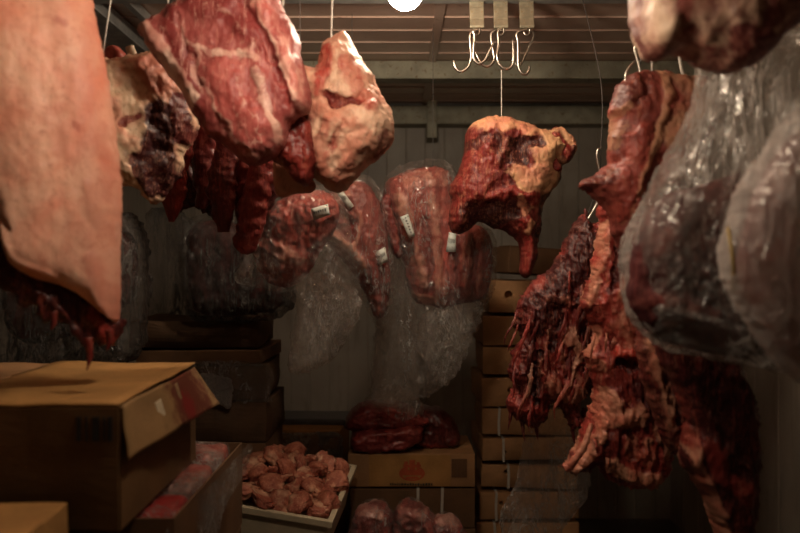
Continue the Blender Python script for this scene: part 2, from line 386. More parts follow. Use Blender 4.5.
def tube(name, pts, r, mat, parent=None, origin=None, seg=8, flat=1.0, noise=0., nf=60., smooth_path=True, mask=(0, 0, 0), seed=0, n=6, wide=(1, 0, 0)):
    """pts: room points; r: radius or one per point; flat<1 flattens it"""
    P = np.array([list(p) for p in pts], float); rr = np.full(len(P), r) if np.isscalar(r) else np.array(r, float)
    A = np.concatenate([P, rr[:, None]], 1)
    if smooth_path and len(P) > 2: A = catmull(A, n=n, closed=False)
    P, rr = A[:, :3], np.maximum(A[:, 3], .0004)
    T = np.gradient(P, axis=0); T /= np.linalg.norm(T, axis=1)[:, None] + 1e-12
    up = np.array(wide, float); V = []; N = len(P)
    for i in range(N):
        u = up - T[i] * (up @ T[i])
        if np.linalg.norm(u) < .05: u = np.array([0, 1, .01]) - T[i] * T[i][1]
        u /= np.linalg.norm(u); up = u; w = np.cross(T[i], u)
        for k in range(seg):
            a = 2 * math.pi * k / seg
            V.append(P[i] + rr[i] * (math.cos(a) * u + flat * math.sin(a) * w))
    V = np.array(V)
    if noise:
        cen = np.repeat(P, seg, 0); dirv = V - cen
        V = cen + dirv * (1 + noise * fbm(V * nf + seed, 3) * 2)[:, None]
    faces = [[i * seg + k, i * seg + (k + 1) % seg, (i + 1) * seg + (k + 1) % seg, (i + 1) * seg + k] for i in range(N - 1) for k in range(seg)]
    faces += [[k for k in range(seg)][::-1], [(N - 1) * seg + k for k in range(seg)]]
    mk = np.tile(np.array(mask, float), (len(V), 1))
    return mesh_obj(name, V, faces, mat, parent, origin, mask=mk)

M['darkcord'] = plain('dark_thin_wire', (.06, .05, .045), .6, var=.1)
def cord(parent, x, y, d, top=None, r=.0022, name='hanging_cord', dx=0.0, mat='cord'):
    a = W(x, y, d); b = Vector((a.x + dx, a.y, top if top else CEIL - .055))
    return tube(name, [a, (a + b) / 2, b], r, M[mat], parent, seg=6)

def structure(o):
    o['kind'] = 'structure'; return o
# ------------------------------------------------------------------ the room
def ribbed(name, mat, length, span, pitch, rib, depth, conv):
    """a sheet of ribbed panel: profile along 'length', extruded over 'span'; conv(a, b, h) -> room point"""
    prof = [(0, 0)]; a = 0
    while a < length:
        prof += [(a + rib, depth), (a + rib * 1.6, depth), (a + rib * 2.6, 0), (min(a + pitch, length), 0)]; a += pitch
    V = []; n = len(prof)
    for b in np.linspace(span[0], span[1], 9):
        V += [conv(p, b, h) for p, h in prof]
    Fc = [[j * n + i, j * n + i + 1, (j + 1) * n + i + 1, (j + 1) * n + i] for j in range(8) for i in range(n - 1)]
    return structure(mesh_obj(name, V, Fc, mat, smooth=False))
m, nt = nodes('brown_ceiling_panel'); g = G(nt); v = g.coord()
n1 = g.noise(v, 3, 4, .6); n2 = g.noise(v, 30, 4, .65); n3 = g.noise(g.coord(scale=(1, 6, 1)), 9, 4, .7)
c = g.mix(g.ramp(n1, .35, .7), (.60, .42, .33), (.70, .51, .41)); c = g.mix(g.ramp(n3, .62, .74, 0, .55), c, (.38, .32, .26)); c = g.mix(g.ramp(n2, .62, .75, 0, .5), c, (.07, .05, .04))
finish(g, c, .26, n2, .12, .002); M['ceiling'] = m
m, nt = nodes('dull_wall_panel'); g = G(nt); v = g.coord()
n1 = g.noise(v, 2.5, 4, .6); n2 = g.noise(g.coord(scale=(1, 1, .15)), 18, 4, .6); n3 = g.noise(v, 60, 3, .6)
c = g.mix(g.ramp(n1, .35, .7), (.27, .23, .185), (.36, .315, .255)); c = g.mix(g.ramp(n2, .5, .75, 0, .6), c, (.16, .13, .10)); c = g.mix(g.ramp(n3, .6, .75, 0, .3), c, (.12, .1, .08))
finish(g, c, .5, n3, .1, .002); M['wall'] = m
M['floor'] = plain('wet_dark_floor', (.12, .10, .085), .35, var=.35, scale=4)

ribbed('ceiling', M['ceiling'], BACK + 1.2, (LEFT, RIGHT), .165, .004, .005, lambda p, b, h: (b, BACK - p, CEIL - h))
ribbed('wall_back', M['wall'], RIGHT - LEFT, (0, CEIL), .11, .004, .004, lambda p, b, h: (LEFT + p, BACK - h, b))
ribbed('wall_left', M['wall'], BACK + 1.2, (0, CEIL), .22, .004, .004, lambda p, b, h: (LEFT + h, BACK - p, b))
ribbed('wall_right', M['wall'], BACK + 1.2, (0, CEIL), .22, .004, .004, lambda p, b, h: (RIGHT - h, BACK - p, b))
structure(box('wall_front', (LEFT, RIGHT, -1.25, -1.2, 0, CEIL), M['wall'], bevel=0))
structure(box('floor', (LEFT, RIGHT, -1.2, BACK, -.05, 0), M['floor'], bevel=0))
# joint strip between ceiling panels, running away from the camera
structure(box('trim_1', (.125, .16, .2, BACK, CEIL - .009, CEIL - .004), M['ceiling'], bevel=.001))
# cross beam under the ceiling and the ledge frame on the back wall
structure(box('trim_2', (LEFT, RIGHT, 3.56, 3.66, CEIL - .083, CEIL - .003), M['beam'], bevel=.006))
lz = lambda y: CAMZ - (y - CY) / F * 4.5
structure(box('trim_3', (LEFT, RIGHT, 4.46, 4.6, lz(125), lz(107)), M['beam'], bevel=.004))
structure(box('trim_4', (LEFT, RIGHT, 4.52, 4.6, lz(104), lz(98)), M['rail'], bevel=.003))
structure(box('trim_5', (.15, .205, 4.42, 4.6, lz(140), lz(97)), M['beam'], bevel=.003))

# ------------------------------------------------------------------ rails and lamps
def rail(name, label, b, mat='rail', flange=None):
    o = empty(name, ((b[0] + b[1]) / 2, (b[2] + b[3]) / 2, b[5]), label, 'rail')
    l = o.location
    box('rail_bar', (b[0] - l.x, b[1] - l.x, b[2] - l.y, b[3] - l.y, b[4] - l.z, b[5] - l.z), M[mat], o)
    for f in (flange or []):
        box('rail_flange', (f[0] - l.x, f[1] - l.x, f[2] - l.y, f[3] - l.y, f[4] - l.z, f[5] - l.z), M[mat], o)
    return o
rail('meat_rail', 'grey steel rail running along the ceiling toward the back at top left', (-1.075, -1.015, .2, 3.56, CEIL - .075, CEIL - .005),
     flange=[(-1.10, -.99, .2, 3.56, CEIL - .083, CEIL - .075), (-.93, -.905, .2, 3.56, CEIL - .04, CEIL - .005)])
rail('cross_rail', 'steel cross rail at the ceiling above the empty hooks', (LEFT, RIGHT, 2.585, 2.635, CEIL - .055, CEIL - .004))
for dd, lab in ((1.98, 'steel cross rail at the ceiling above the shoulder cut'), (1.84, 'steel cross rail at the ceiling above the pink loin cut'), (1.51, 'steel cross rail nearest the camera above the pale slab')):
    rail('cross_rail', lab, (LEFT, RIGHT, dd - .02, dd + .02, CEIL - .055, CEIL - .004))

def lamp(x, d, zc, watts, label, r=.06):
    o = empty('ceiling_lamp', (x, d, CEIL), label, 'lamp')
    def ring(rad, z): return [(rad * math.cos(a), rad * math.sin(a), z) for a in np.linspace(0, 2 * math.pi, 20, endpoint=False)]
    prof = [(.075, 0), (.075, -.02), (.05, -.028), (.05, zc + r * .9)]
    def lathe(name, prof, mat):
        V = []; n = 20
        for (rad, z) in prof: V += ring(rad, z)
        Fc = [[i * n + k, i * n + (k + 1) % n, (i + 1) * n + (k + 1) % n, (i + 1) * n + k] for i in range(len(prof) - 1) for k in range(n)]
        Fc += [list(range(n)), list(range((len(prof) - 1) * n, len(prof) * n))]
        return mesh_obj(name, V, Fc, mat, o, local=True)
    lathe('lamp_base', prof, M['rail'])
    mm, nt = nodes('lit_lamp_glass'); gg = G(nt); e = gg.n('ShaderNodeEmission'); oo = gg.n('ShaderNodeOutputMaterial')
    e.inputs[0].default_value = (1, .815, .61, 1); e.inputs[1].default_value = watts; gg.l(e.outputs[0], oo.inputs[0])
    lathe('lamp_globe', [(.012, zc + r * .98)] + [(r * math.cos(t), zc + r * math.sin(t)) for t in np.linspace(1.25, -1.45, 12)] + [(.004, zc - r)], mm)
    return o
lamp(.014, 2.2, -.165, 190, 'lit glass ceiling lamp glowing white at the top edge of the photo', .05)
LAMP2 = lamp(-.10, 1.38, -.37, 86, 'lit glass ceiling lamp close above the camera', .06)

# ------------------------------------------------------------------ hooks
def hook_strap(x, label):
    b = W(x, 28, 2.6); o = empty('hook_strap', b, label, 'hook strap', 'flat steel straps on the cross rail')
    bm = bmesh.new()
    w = .023; zt = CEIL - .055 - b.z
    pr = [(.012, zt + .05), (.008, zt - .02), (.006, .07), (.002, .03), (-.006, .006), (-.004, 0), (.006, -.002), (.010, .008), (.014, .03), (.016, .07), (.018, zt - .02), (.022, zt + .05)]
    vs = [[bm.verts.new((sx * w, y, z)) for (y, z) in pr] for sx in (-1, 1)]
    n = len(pr)
    for i in range(n): bm.faces.new((vs[0][i], vs[0][(i + 1) % n], vs[1][(i + 1) % n], vs[1][i]))
    bm.faces.new(vs[0][::-1]); bm.faces.new(vs[1])
    bmesh.ops.recalc_face_normals(bm, faces=list(bm.faces))
    bm_obj('strap_plate', bm, M['strapsteel'], o, bevel=.0015)
    pts = [(.010 * math.cos(t), .004, -.008 + .014 * math.sin(t)) for t in np.linspace(0, 2 * math.pi, 13)]
    tube('eye_ring', [b + Vector(p) for p in pts], .003, M['steel'], o, seg=6)
    return o
hook_strap(477, 'left flat steel strap holding two empty hooks')
hook_strap(501, 'middle flat steel strap between the two other hook straps')
hook_strap(527, 'right flat steel strap nearest the hanging neck of beef top right')
def hook(pts, d, label, r=.0048, mat='steel', group='steel hooks', tip=True, dd=()):
    P = [W(p[0], p[1], d + (dd[i] if i < len(dd) else 0)) for i, p in enumerate(pts)]
    rr = [r] * len(P)
    if tip: rr[-1] = r * .35
    low = min(P, key=lambda q: q.z)
    o = tube('meat_hook', P, rr, M[mat], None, origin=low, seg=8)
    return tag(o, label, 'hook', group)
EMP = 'empty hooks under the cross rail'
hook([(478, 30), (473, 31), (470, 36), (470.5, 48), (471, 58), (468, 67), (461, 71.5), (455.5, 68), (453.5, 60)], 2.59, 'empty steel hook with its tip curving farthest left', group=EMP)
hook([(475, 31), (473, 32), (474.5, 37), (473.5, 50), (474, 59), (479, 63.5), (485, 60), (490, 50), (494, 42)], 2.57, 'empty steel hook on the left strap with its tip slanting up right', group=EMP)
hook([(501, 29), (494, 31), (491, 36), (493, 50), (494, 60), (489, 66), (483, 65), (478, 58), (474, 49)], 2.62, 'empty steel hook on the middle strap curving back to the left', group=EMP)
hook([(502, 29), (498, 32), (498.5, 44), (497, 57), (500, 65), (506, 69), (512, 66), (513.5, 56), (512.5, 39)], 2.60, 'empty steel hook on the middle strap curving to the right', group=EMP)
hook([(527, 30), (520, 31), (516.5, 35), (518, 42), (518, 60), (519, 68), (522, 73), (526, 74), (529, 70), (529, 66)], 2.60, 'empty steel hook hanging straight from the right strap', group=EMP)
hook([(527, 30), (533, 32), (533, 38), (530, 45), (524, 58), (521, 64), (517, 65), (514, 62)], 2.64, 'thin empty steel hook behind the straight one on the right strap', group=EMP, r=.0035)

# ------------------------------------------------------------------ centre: neck of beef on a cord
oN = [(482, 118), (498, 116), (520, 121), (545, 130), (556, 126), (566, 135), (575, 146), (572, 157), (562, 166), (560, 180), (551, 194), (544, 202), (541, 216), (539, 236), (536, 262), (530, 276), (524, 279), (520, 270), (521, 252), (516, 240), (506, 232), (492, 228), (478, 222), (468, 231), (454, 234), (448, 222), (451, 204), (449, 188), (458, 172), (464, 152), (465, 136), (472, 124)]
t = empty('hanging_beef_neck', base_of(oN, 2.62), 'dark red beef cut with tan fat hanging alone on a thin cord in the centre', 'hanging meat')
ST = [S([(470, 128), (498, 122), (530, 130)], 15, 12, fat=.85, red=.35), S([(540, 140), (548, 165), (535, 190)], 19, 16, fat=1.0, dark=.1), S([(515, 175), (530, 195), (520, 205)], 13, 8, fat=.85),
      S([(497, 150), (516, 158)], 12, -14, fat=0, dark=.9), S([(518, 148), (534, 145)], 9, -14, fat=0, dark=1), S([(500, 138), (503, 155), (498, 164)], 6, 14, fat=.15, dark=.1),
      S([(470, 140), (468, 165), (460, 190), (457, 220)], 16, 14, fat=0, red=.1), S([(485, 150), (482, 178), (474, 200)], 11, 10, fat=.1, red=.3), S([(460, 150), (484, 142)], 6, -8, dark=.7, fat=0),
      S([(470, 210), (500, 215), (515, 208)], 12, -18, dark=1, fat=0), S([(486, 200), (508, 196), (530, 202)], 8, 14, red=.6, fat=.1), S([(520, 225), (528, 245), (527, 272)], 8, 10, fat=.1, red=.6),
      S([(526, 228), (524, 234)], 6, 8, fat=.9), S([(516, 200), (520, 215)], 5, 6, fat=.7, red=.5), S([(544, 205), (540, 235)], 5, -4, dark=.8, fat=0), S([(465, 230), (490, 224)], 9, -6, dark=1, fat=0), S([(551, 196), (541, 206)], 8, 0, fat=.3, dark=.5)]
blob('meat_body', oN, 2.62, .10, M['neck'], t, step=1.3, R=36, rag=1.2, strokes=ST, noise=[(22, .011, (1, 1, .7), 'f'), (60, .005, (1.5, 1, .35), 'r'), (150, .003, (1.4, 1, .4), 'f')], seed=1, warp=5)
oF = [(549, 133), (560, 127), (572, 136), (577, 147), (573, 158), (563, 165), (557, 158), (560, 148), (552, 142)]
blob('cut_flap', oF, 2.575, .03, M['neck'], t, Tb=.03, step=1.2, strokes=[S([(556, 140), (566, 155)], 7, 8, fat=0, red=.7), S([(566, 134), (574, 150)], 5, 4, fat=.9), S([(566, 158), (572, 152)], 4, 0, dark=1, fat=0)], fat=.5, noise=[(60, .006, (1, 1, 1), 'f')], seed=3)
oF2 = [(543, 148), (552, 150), (558, 160), (562, 170), (552, 172), (546, 164)]
blob('cut_flap', oF2, 2.56, .02, M['neck'], t, Tb=.03, step=1.2, fat=.25, red=.8, noise=[(60, .005, (1, 1, 1), 'f')], seed=4)
cord(t, 501.5, 118, 2.62, top=W(501, 70, 2.62).z, r=.0013)

# ------------------------------------------------------------------ left foreground: pale slab of pork
oL = [(-75, -90), (20, -110), (84, -60), (93, 5), (103, 52), (111, 100), (118, 150), (122, 205), (121, 262), (121, 300), (119, 324), (104, 314), (90, 302), (66, 288), (40, 280), (18, 268), (7, 250), (3, 228), (-8, 200), (-70, 190), (-90, 60)]
t = empty('pork_slab', base_of(oL, 1.52), 'large pale pink slab of pork fat filling the left edge of the photo', 'hanging meat')
ST = [S([(60, -60), (85, 60), (100, 160), (108, 260)], 22, -4, red=.25), S([(97, -20), (108, 100), (117, 200), (113, 310)], 26, 0, red=.5), S([(30, 40), (40, 140), (45, 240)], 34, 9), S([(10, 230), (30, 262), (60, 280), (112, 316)], 8, 8, fat=.9), S([(6, 215), (25, 230)], 4, -7, dark=.5),
      S([(95, 70), (104, 130)], 7, 0, red=.6), S([(100, 190), (112, 235)], 8, 3, red=.7), S([(104, 260), (117, 310)], 10, 4, red=.8), S([(70, 30), (76, 34)], 4, 0, red=1), S([(88, 130), (92, 136)], 4, 0, red=1), S([(92, 30), (99, 80)], 6, 0, red=.7), S([(108, 130), (114, 200)], 6, 0, red=.8), S([(70, 120), (74, 150)], 14, 0, red=.3), S([(90, 220), (80, 260)], 14, 0, red=.35)]
blob('fat_slab', oL, 1.52, .065, M['skin'], t, Tb=.03, step=2.6, R=26, strokes=ST, fat=1.0, noise=[(7, .007, (1, 1, .6), 'f'), (38, .002, (1, 1, .6), 'f'), (120, .0015, (1, 1, 1), 'f')], seed=2, slope=(.0011, 0))
oLm = [(-40, 200), (8, 225), (10, 252), (28, 268), (62, 284), (92, 298), (118, 314), (122, 326), (118, 340), (106, 346), (94, 342), (86, 352), (72, 330), (58, 322), (44, 322), (36, 305), (20, 305), (4, 290), (-40, 280)]
blob('lean_flap', oLm, 1.545, .02, M['dark'], t, Tb=.04, step=2.2, rag=4, dark=.55, strokes=[S([(98, 315), (112, 340)], 10, 6, dark=.0, red=.7), S([(70, 300), (95, 340)], 8, -6, dark=1), S([(20, 280), (50, 300)], 12, 4, dark=.4)], noise=[(45, .012, (1, 1, .4), 'r')], seed=5, slope=(.0011, 0))
for px, y0, y1, s in ((88, 338, 370, .5), (108, 330, 350, .4), (52, 312, 330, .3)):
    a = W(px, y0, 1.535); tube('meat_shred', [a, W(px + 2, (y0 + y1) / 2, 1.535), W(px - 1, y1, 1.53)], [.009, .006, .0016], M['dark'], t, mask=(0, .2, s), noise=.3)
cord(t, 60, -75, 1.51, name='hanging_cord')

# ------------------------------------------------------------------ left: rear fat piece
oP = [(100, 62), (116, 60), (140, 54), (160, 52), (180, 70), (192, 95), (196, 130), (186, 152), (178, 176), (168, 190), (158, 205), (146, 200), (140, 190), (128, 186), (110, 180), (98, 140), (96, 90)]
t = empty('pork_hind_cut', base_of(oP, 2.0), 'cream and dark cut hanging between the pale slab and the pink loin', 'hanging meat')
ST = [S([(105, 80), (140, 72), (165, 66)], 24, 14, fat=1.05), S([(158, 72), (172, 90)], 18, 8, fat=.75, red=.9), S([(128, 108), (148, 118), (132, 140)], 16, 14, fat=1.1), S([(150, 145), (158, 135), (150, 155)], 9, 10, fat=1), S([(118, 150), (132, 165), (140, 180)], 9, 12, fat=.9),
      S([(135, 130), (150, 122)], 4, -8, fat=.4, red=.7), S([(168, 120), (180, 125), (165, 150), (170, 185)], 17, -10, fat=-.3, dark=.9), S([(150, 165), (155, 190)], 10, -6, fat=-.3, dark=1), S([(185, 105), (188, 140)], 8, 6, fat=-.1, dark=.2, red=.4)]
blob('meat_body', oP, 2.0, .085, M['rear'], t, step=1.7, R=28, fat=.75, strokes=ST, noise=[(22, .014, (1, 1, 1), 'f'), (60, .006, (1, 1, .6), 'r')], seed=6, rag=2, slope=(.001, 0))
blob('red_meat_end', [(102, 54), (108, 48), (116, 46), (124, 52), (128, 60), (118, 66), (104, 64)], 2.02, .03, M['upper'], t, step=1.5, red=.4, noise=[(50, .006, (1, 1, 1), 'f')], seed=7)
o = tube('bone_stub', [W(136, 64, 1.98), W(133, 56, 1.98), (W(130, 47, 1.98))], [.012, .011, .012], M['bone'], t, noise=.2)
cord(t, 103, 52, 1.97, dx=.05)

# ------------------------------------------------------------------ left: pink loin on a cord
oQ = [(140, 30), (165, 12), (196, -6), (225, -14), (258, -14), (276, -4), (286, 14), (300, 40), (302, 55), (306, 72), (312, 96), (310, 112), (300, 118), (290, 128), (286, 142), (280, 152), (270, 160), (254, 166), (240, 160), (226, 146), (210, 136), (198, 122), (188, 104), (180, 88), (166, 74), (152, 54), (146, 40)]
t = empty('pork_loin_cut', base_of(oQ, 1.84), 'big pink loin cut with a white fat edge hanging at upper left centre', 'hanging meat')
ST = [S([(148, 28), (164, 52), (181, 80), (194, 104)], 12, 9, fat=1.15), S([(200, 10), (240, 20), (262, 45)], 20, 8, dark=.3), S([(196, 50), (215, 58), (240, 62), (258, 56)], 5, 3, fat=.5), S([(250, 60), (262, 66)], 6, 3, fat=.65), S([(205, 60), (200, 80), (208, 100)], 4, 2, fat=.5),
      S([(230, 80), (240, 110), (262, 130)], 24, 14, red=.3), S([(262, 80), (268, 100), (276, 120)], 8, 6, fat=.5), S([(276, 122), (281, 140)], 5, 3, fat=.9), S([(242, 86), (252, 110), (244, 124)], 3, 0, fat=.45), S([(208, 84), (222, 112), (240, 140), (262, 158)], 4, 3, fat=.5), S([(232, 20), (250, 40), (256, 62)], 4, 2, fat=.4), S([(186, 26), (196, 60), (206, 92)], 3, -8, dark=.5),
      S([(258, -5), (278, 40), (300, 85), (306, 108)], 9, 14, fat=.4, red=.3), S([(252, -5), (270, 38), (288, 78), (298, 104)], 3, 4, fat=.7), S([(244, -5), (262, 35), (280, 75), (292, 108)], 4, -12, dark=.7), S([(180, 20), (186, 60), (196, 90)], 10, 5, dark=.45), S([(290, 95), (300, 108)], 10, 8, red=.2)]
blob('meat_body', oQ, 1.84, .07, M['loin'], t, Tb=.05, step=2.0, R=20, strokes=ST, noise=[(18, .012, (1, 1, 1), 'f'), (55, .004, (1.4, 1, .5), 'r'), (130, .0015, (1, 1, 1), 'f')], seed=8, warp=5)
cord(t, 168, 14, 1.84, dx=.002); cord(t, 283, 6, 1.84, dx=.004)

# ------------------------------------------------------------------ shoulder behind it
oS = [(300, 66), (316, 68), (320, 52), (330, 40), (345, 33), (351, 40), (360, 56), (372, 75), (380, 92), (390, 108), (395, 126), (391, 146), (380, 158), (368, 166), (358, 178), (346, 190), (334, 192), (322, 186), (312, 176), (306, 160), (300, 140), (296, 110), (292, 84)]
t = empty('pork_shoulder', base_of(oS, 1.98), 'fat covered shoulder on a cord just right of the pink loin', 'hanging meat')
ST = [S([(345, 38), (365, 70), (384, 105)], 12, 8, fat=.9), S([(345, 130), (368, 125), (380, 135), (360, 155)], 26, 24, fat=1.05), S([(328, 58), (326, 80), (322, 98)], 11, 12, fat=.35, red=.7), S([(340, 60), (342, 88), (334, 100)], 3.5, 7, fat=1), S([(334, 108), (350, 112), (362, 108)], 8, -16, fat=-.1, dark=.65), S([(350, 70), (362, 100), (372, 112)], 12, 4, fat=.55, red=.7),
      S([(302, 72), (312, 90)], 10, 8, fat=1), S([(312, 118), (306, 135)], 10, 4, fat=.5, dark=.3), S([(330, 130), (322, 160), (330, 182)], 9, 10, fat=.75, red=.8), S([(347, 130), (342, 142), (334, 152)], 4, -8, fat=.6, red=.4), S([(350, 165), (340, 185)], 9, 5, fat=.7, red=.5), S([(388, 140), (375, 158)], 6, -3, fat=.5, dark=.6)]
blob('meat_body', oS, 1.98, .095, M['shoulder'], t, step=1.5, R=30, fat=.8, strokes=ST, noise=[(22, .012, (1, 1, 1), 'f'), (60, .005, (1, 1, .5), 'r'), (140, .002, (1, 1, 1), 'f')], seed=9, warp=5)
oS2 = [(288, 118), (304, 116), (316, 132), (318, 156), (314, 176), (308, 186), (296, 182), (284, 168), (272, 160), (268, 148), (274, 132)]
blob('lean_end', oS2, 1.92, .05, M['dark'], t, step=1.5, dark=.1, red=.35, strokes=[S([(285, 135), (300, 160)], 14, 10, red=.5), S([(274, 150), (290, 172)], 4, 0, fat=.7)], noise=[(30, .012, (1, 1, 1), 'f'), (80, .004, (1, 1, .5), 'r')], seed=10)
oS3 = [(274, 162), (290, 166), (306, 172), (316, 184), (312, 192), (296, 194), (282, 198), (275, 190)]
blob('tan_fat_flap', oS3, 2.02, .02, M['rear'], t, Tb=.02, step=1.6, fat=.8, dark=.75, noise=[(50, .006, (1, 1, 1), 'f')], seed=11)
cord(t, 331, 44, 1.98, dx=.008)

# ------------------------------------------------------------------ dark red strips hanging behind the loin
strips = [([(190, 92), (184, 130), (178, 165), (173, 200), (171, 222)], 8, .75, 'leftmost bright red strip of meat hanging behind the pink loin'),
          ([(206, 110), (204, 150), (206, 180), (200, 208)], 9, .2, 'second dark red strip from the left behind the pink loin'),
          ([(226, 130), (224, 165), (222, 195), (224, 232)], 10, .1, 'middle dark red strip hanging under the pink loin'),
          ([(242, 140), (247, 175), (246, 205), (243, 230)], 9, .35, 'fourth red strip from the left hanging under the pink loin'),
          ([(262, 145), (260, 180), (252, 215), (246, 244), (244, 254)], 10, .4, 'long rightmost dark strip with a pale tip hanging under the pink loin')]
for k, (pts, r, red, lab) in enumerate(strips):
    d = 2.2 + .05 * (k % 2); n_ = len(pts)
    t = empty('meat_strip', W(pts[-1][0], pts[-1][1], d), lab, 'hanging meat', 'red strips of meat behind the loin')
    rr = [1.35 * r * (.75, 1, 1.05, .9, .6)[min(i, 4)] * d / F for i in range(n_)]; rr[-1] *= .45
    tube('meat_body', [W(x, y, d) for x, y in pts], rr, M['dark'], t, seg=24, flat=.6, noise=.28, nf=26, mask=(.12, .15, red), seed=k, n=22)
    cord(t, pts[0][0], pts[0][1] + 4, d, r=.001, mat='darkcord')
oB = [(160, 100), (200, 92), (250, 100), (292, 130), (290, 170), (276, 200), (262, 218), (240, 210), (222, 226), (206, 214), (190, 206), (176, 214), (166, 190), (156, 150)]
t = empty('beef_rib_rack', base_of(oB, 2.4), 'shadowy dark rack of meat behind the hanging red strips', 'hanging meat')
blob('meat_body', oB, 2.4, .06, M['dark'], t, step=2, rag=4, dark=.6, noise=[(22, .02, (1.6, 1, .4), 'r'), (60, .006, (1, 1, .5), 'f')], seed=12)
cord(t, 225, 104, 2.4, r=.001, mat='darkcord')

# ------------------------------------------------------------------ bagged, labelled packs in the middle
def paper_label(parent, quad, d, marks=6, mat='label'):
    """a printed paper label: four photo corners, slightly bowed"""
    a, b, c, e = (np.array(W(x, y, d)) for x, y in quad); V = []; nu, nv = 7, 4
    for j in range(nv):
        for i in range(nu):
            u, v = i / (nu - 1), j / (nv - 1)
            p = (a * (1 - u) + b * u) * (1 - v) + (e * (1 - u) + c * u) * v; p[1] -= .006 * math.sin(u * 3) + .002 * math.sin(v * 5); V.append(p)
    Fc = [[j * nu + i, j * nu + i + 1, (j + 1) * nu + i + 1, (j + 1) * nu + i] for j in range(nv - 1) for i in range(nu - 1)]
    lb = mesh_obj('label', V, Fc, M[mat], parent); lb.modifiers.new('thick', 'SOLIDIFY').thickness = .001; lb['label'] = 'small white printed paper label'
    org = np.array(root_loc(lb))
    def mark(u0, u1, v0, v1, m):
        q = []
        for (u, v) in ((u0, v0), (u1, v0), (u1, v1), (u0, v1)):
            p = (a * (1 - u) + b * u) * (1 - v) + (e * (1 - u) + c * u) * v; p[1] -= .006 * math.sin(u * 3) + .002 * math.sin(v * 5) + .0018; q.append(p)
        mesh_obj('print_mark', q, [[0, 1, 2, 3]], M[m], lb, smooth=False)
    mark(.06, .94, .04, .14, 'greenink')
    rnd = random.Random(int(a[0] * 1e4))
    for k in range(marks):
        u = .1 + .8 * k / marks; mark(u, u + .8 / marks * rnd.uniform(.3, .5), .32, rnd.uniform(.5, .58), 'ink')
    mark(.12, .6, .72, .78, 'ink'); mark(.12, .8, .86, .91, 'ink')
    return lb

def bag(name, outline, d, T, mat, parent, seed, Tb=None, step=1.6, rag=2.0, cre=.014, strokes=(), R=None, st=(1, 1, .35), fr=26, slope=(0, 0)):
    return blob(name, outline, d, T, M[mat], parent, Tb=Tb, step=step, rag=rag, strokes=strokes, noise=[(fr, cre, st, 'r'), (fr * 2.7, cre * .35, (1, 1, .6), 'r')], seed=seed, R=R, warp=0, slope=slope)

# pack A: left
oA = [(262, 228), (270, 208), (288, 196), (312, 190), (330, 194), (340, 210), (334, 232), (322, 250), (312, 268), (300, 282), (284, 288), (268, 282), (256, 264), (252, 246)]
t = empty('bagged_meat_cut', base_of([(250, 180), (362, 375)], 2.5), 'bagged red cut, leftmost of the three labelled packs, its empty bag tail hanging', 'bagged meat', 'labelled bags of meat in the middle')
blob('meat_body', oA, 2.5, .07, M['packed'], t, step=1.6, R=24, strokes=[S([(275, 225), (300, 215), (320, 205)], 14, 10, fat=.2, red=.5), S([(280, 250), (300, 262)], 10, 8, fat=.55), S([(262, 250), (280, 275)], 7, -6, dark=.6), S([(320, 215), (312, 250)], 5, -5, dark=.5)], noise=[(26, .012, (1.3, 1, .6), 'r'), (80, .004, (1, 1, 1), 'f')], seed=20, red=.2)
bag('plastic_bag', [(236, 272), (252, 236), (262, 206), (290, 188), (326, 184), (346, 206), (352, 240), (358, 276), (362, 306), (354, 328), (346, 340), (334, 358), (318, 368), (300, 372), (288, 370), (290, 340), (296, 310), (284, 296), (262, 290), (240, 284)], 2.5, .10, 'film', t, 21, R=26,
    strokes=[S([(300, 290), (310, 340), (320, 365)], 10, 18), S([(330, 270), (340, 300), (330, 340)], 8, 15), S([(296, 285), (340, 290)], 8, -20)])
blob('bag_tail', [(292, 282), (320, 272), (350, 284), (362, 306), (352, 330), (344, 345), (330, 360), (310, 372), (290, 372), (292, 340), (298, 310)], 2.45, .03, M['film_tail'], t, Tb=.03, step=1.5, rag=2, noise=[(28, .022, (1, 1, .45), 'r'), (70, .006, (1, 1, .6), 'r')], seed=23, warp=0)
paper_label(t, [(311, 209), (328, 204), (330, 215), (314, 220)], 2.385)
cord(t, 300, 192, 2.5, r=.0010, mat='darkcord')
# pack B: middle
oM_ = [(318, 210), (328, 194), (346, 184), (364, 182), (376, 196), (384, 220), (389, 255), (390, 290), (384, 316), (374, 316), (364, 292), (352, 272), (338, 256), (324, 244), (314, 234)]
t = empty('bagged_meat_cut', base_of(oM_, 2.74), 'bagged dark red cut with an orange fat fold, middle of the three labelled packs', 'bagged meat', 'labelled bags of meat in the middle')
blob('meat_body', oM_, 2.74, .08, M['packed'], t, step=1.6, R=24, dark=.25, strokes=[S([(320, 232), (338, 238), (352, 250), (364, 268)], 7, 18, fat=.8, red=.4), S([(340, 215), (350, 225), (342, 232)], 9, -18, dark=.8), S([(330, 205), (345, 195)], 8, 10, fat=.5), S([(362, 215), (360, 240), (352, 255)], 3.5, 8, fat=.8, red=.5), S([(370, 240), (380, 280)], 14, 10, red=.3), S([(372, 300), (380, 312)], 6, 4, fat=.3)], noise=[(26, .010, (1, 1, .6), 'r'), (80, .004, (1, 1, 1), 'f')], seed=24, red=.2)
bag('plastic_bag', [(310, 236), (316, 204), (330, 186), (350, 176), (370, 176), (382, 194), (390, 222), (394, 256), (394, 296), (388, 322), (374, 322), (356, 290), (334, 264)], 2.74, .105, 'film', t, 25, R=24)
paper_label(t, [(336, 192), (342, 190), (354, 206), (349, 210)], 2.655); paper_label(t, [(376, 252), (385, 247), (388, 261), (380, 266)], 2.655)
cord(t, 352, 180, 2.74, r=.0010, mat='darkcord')
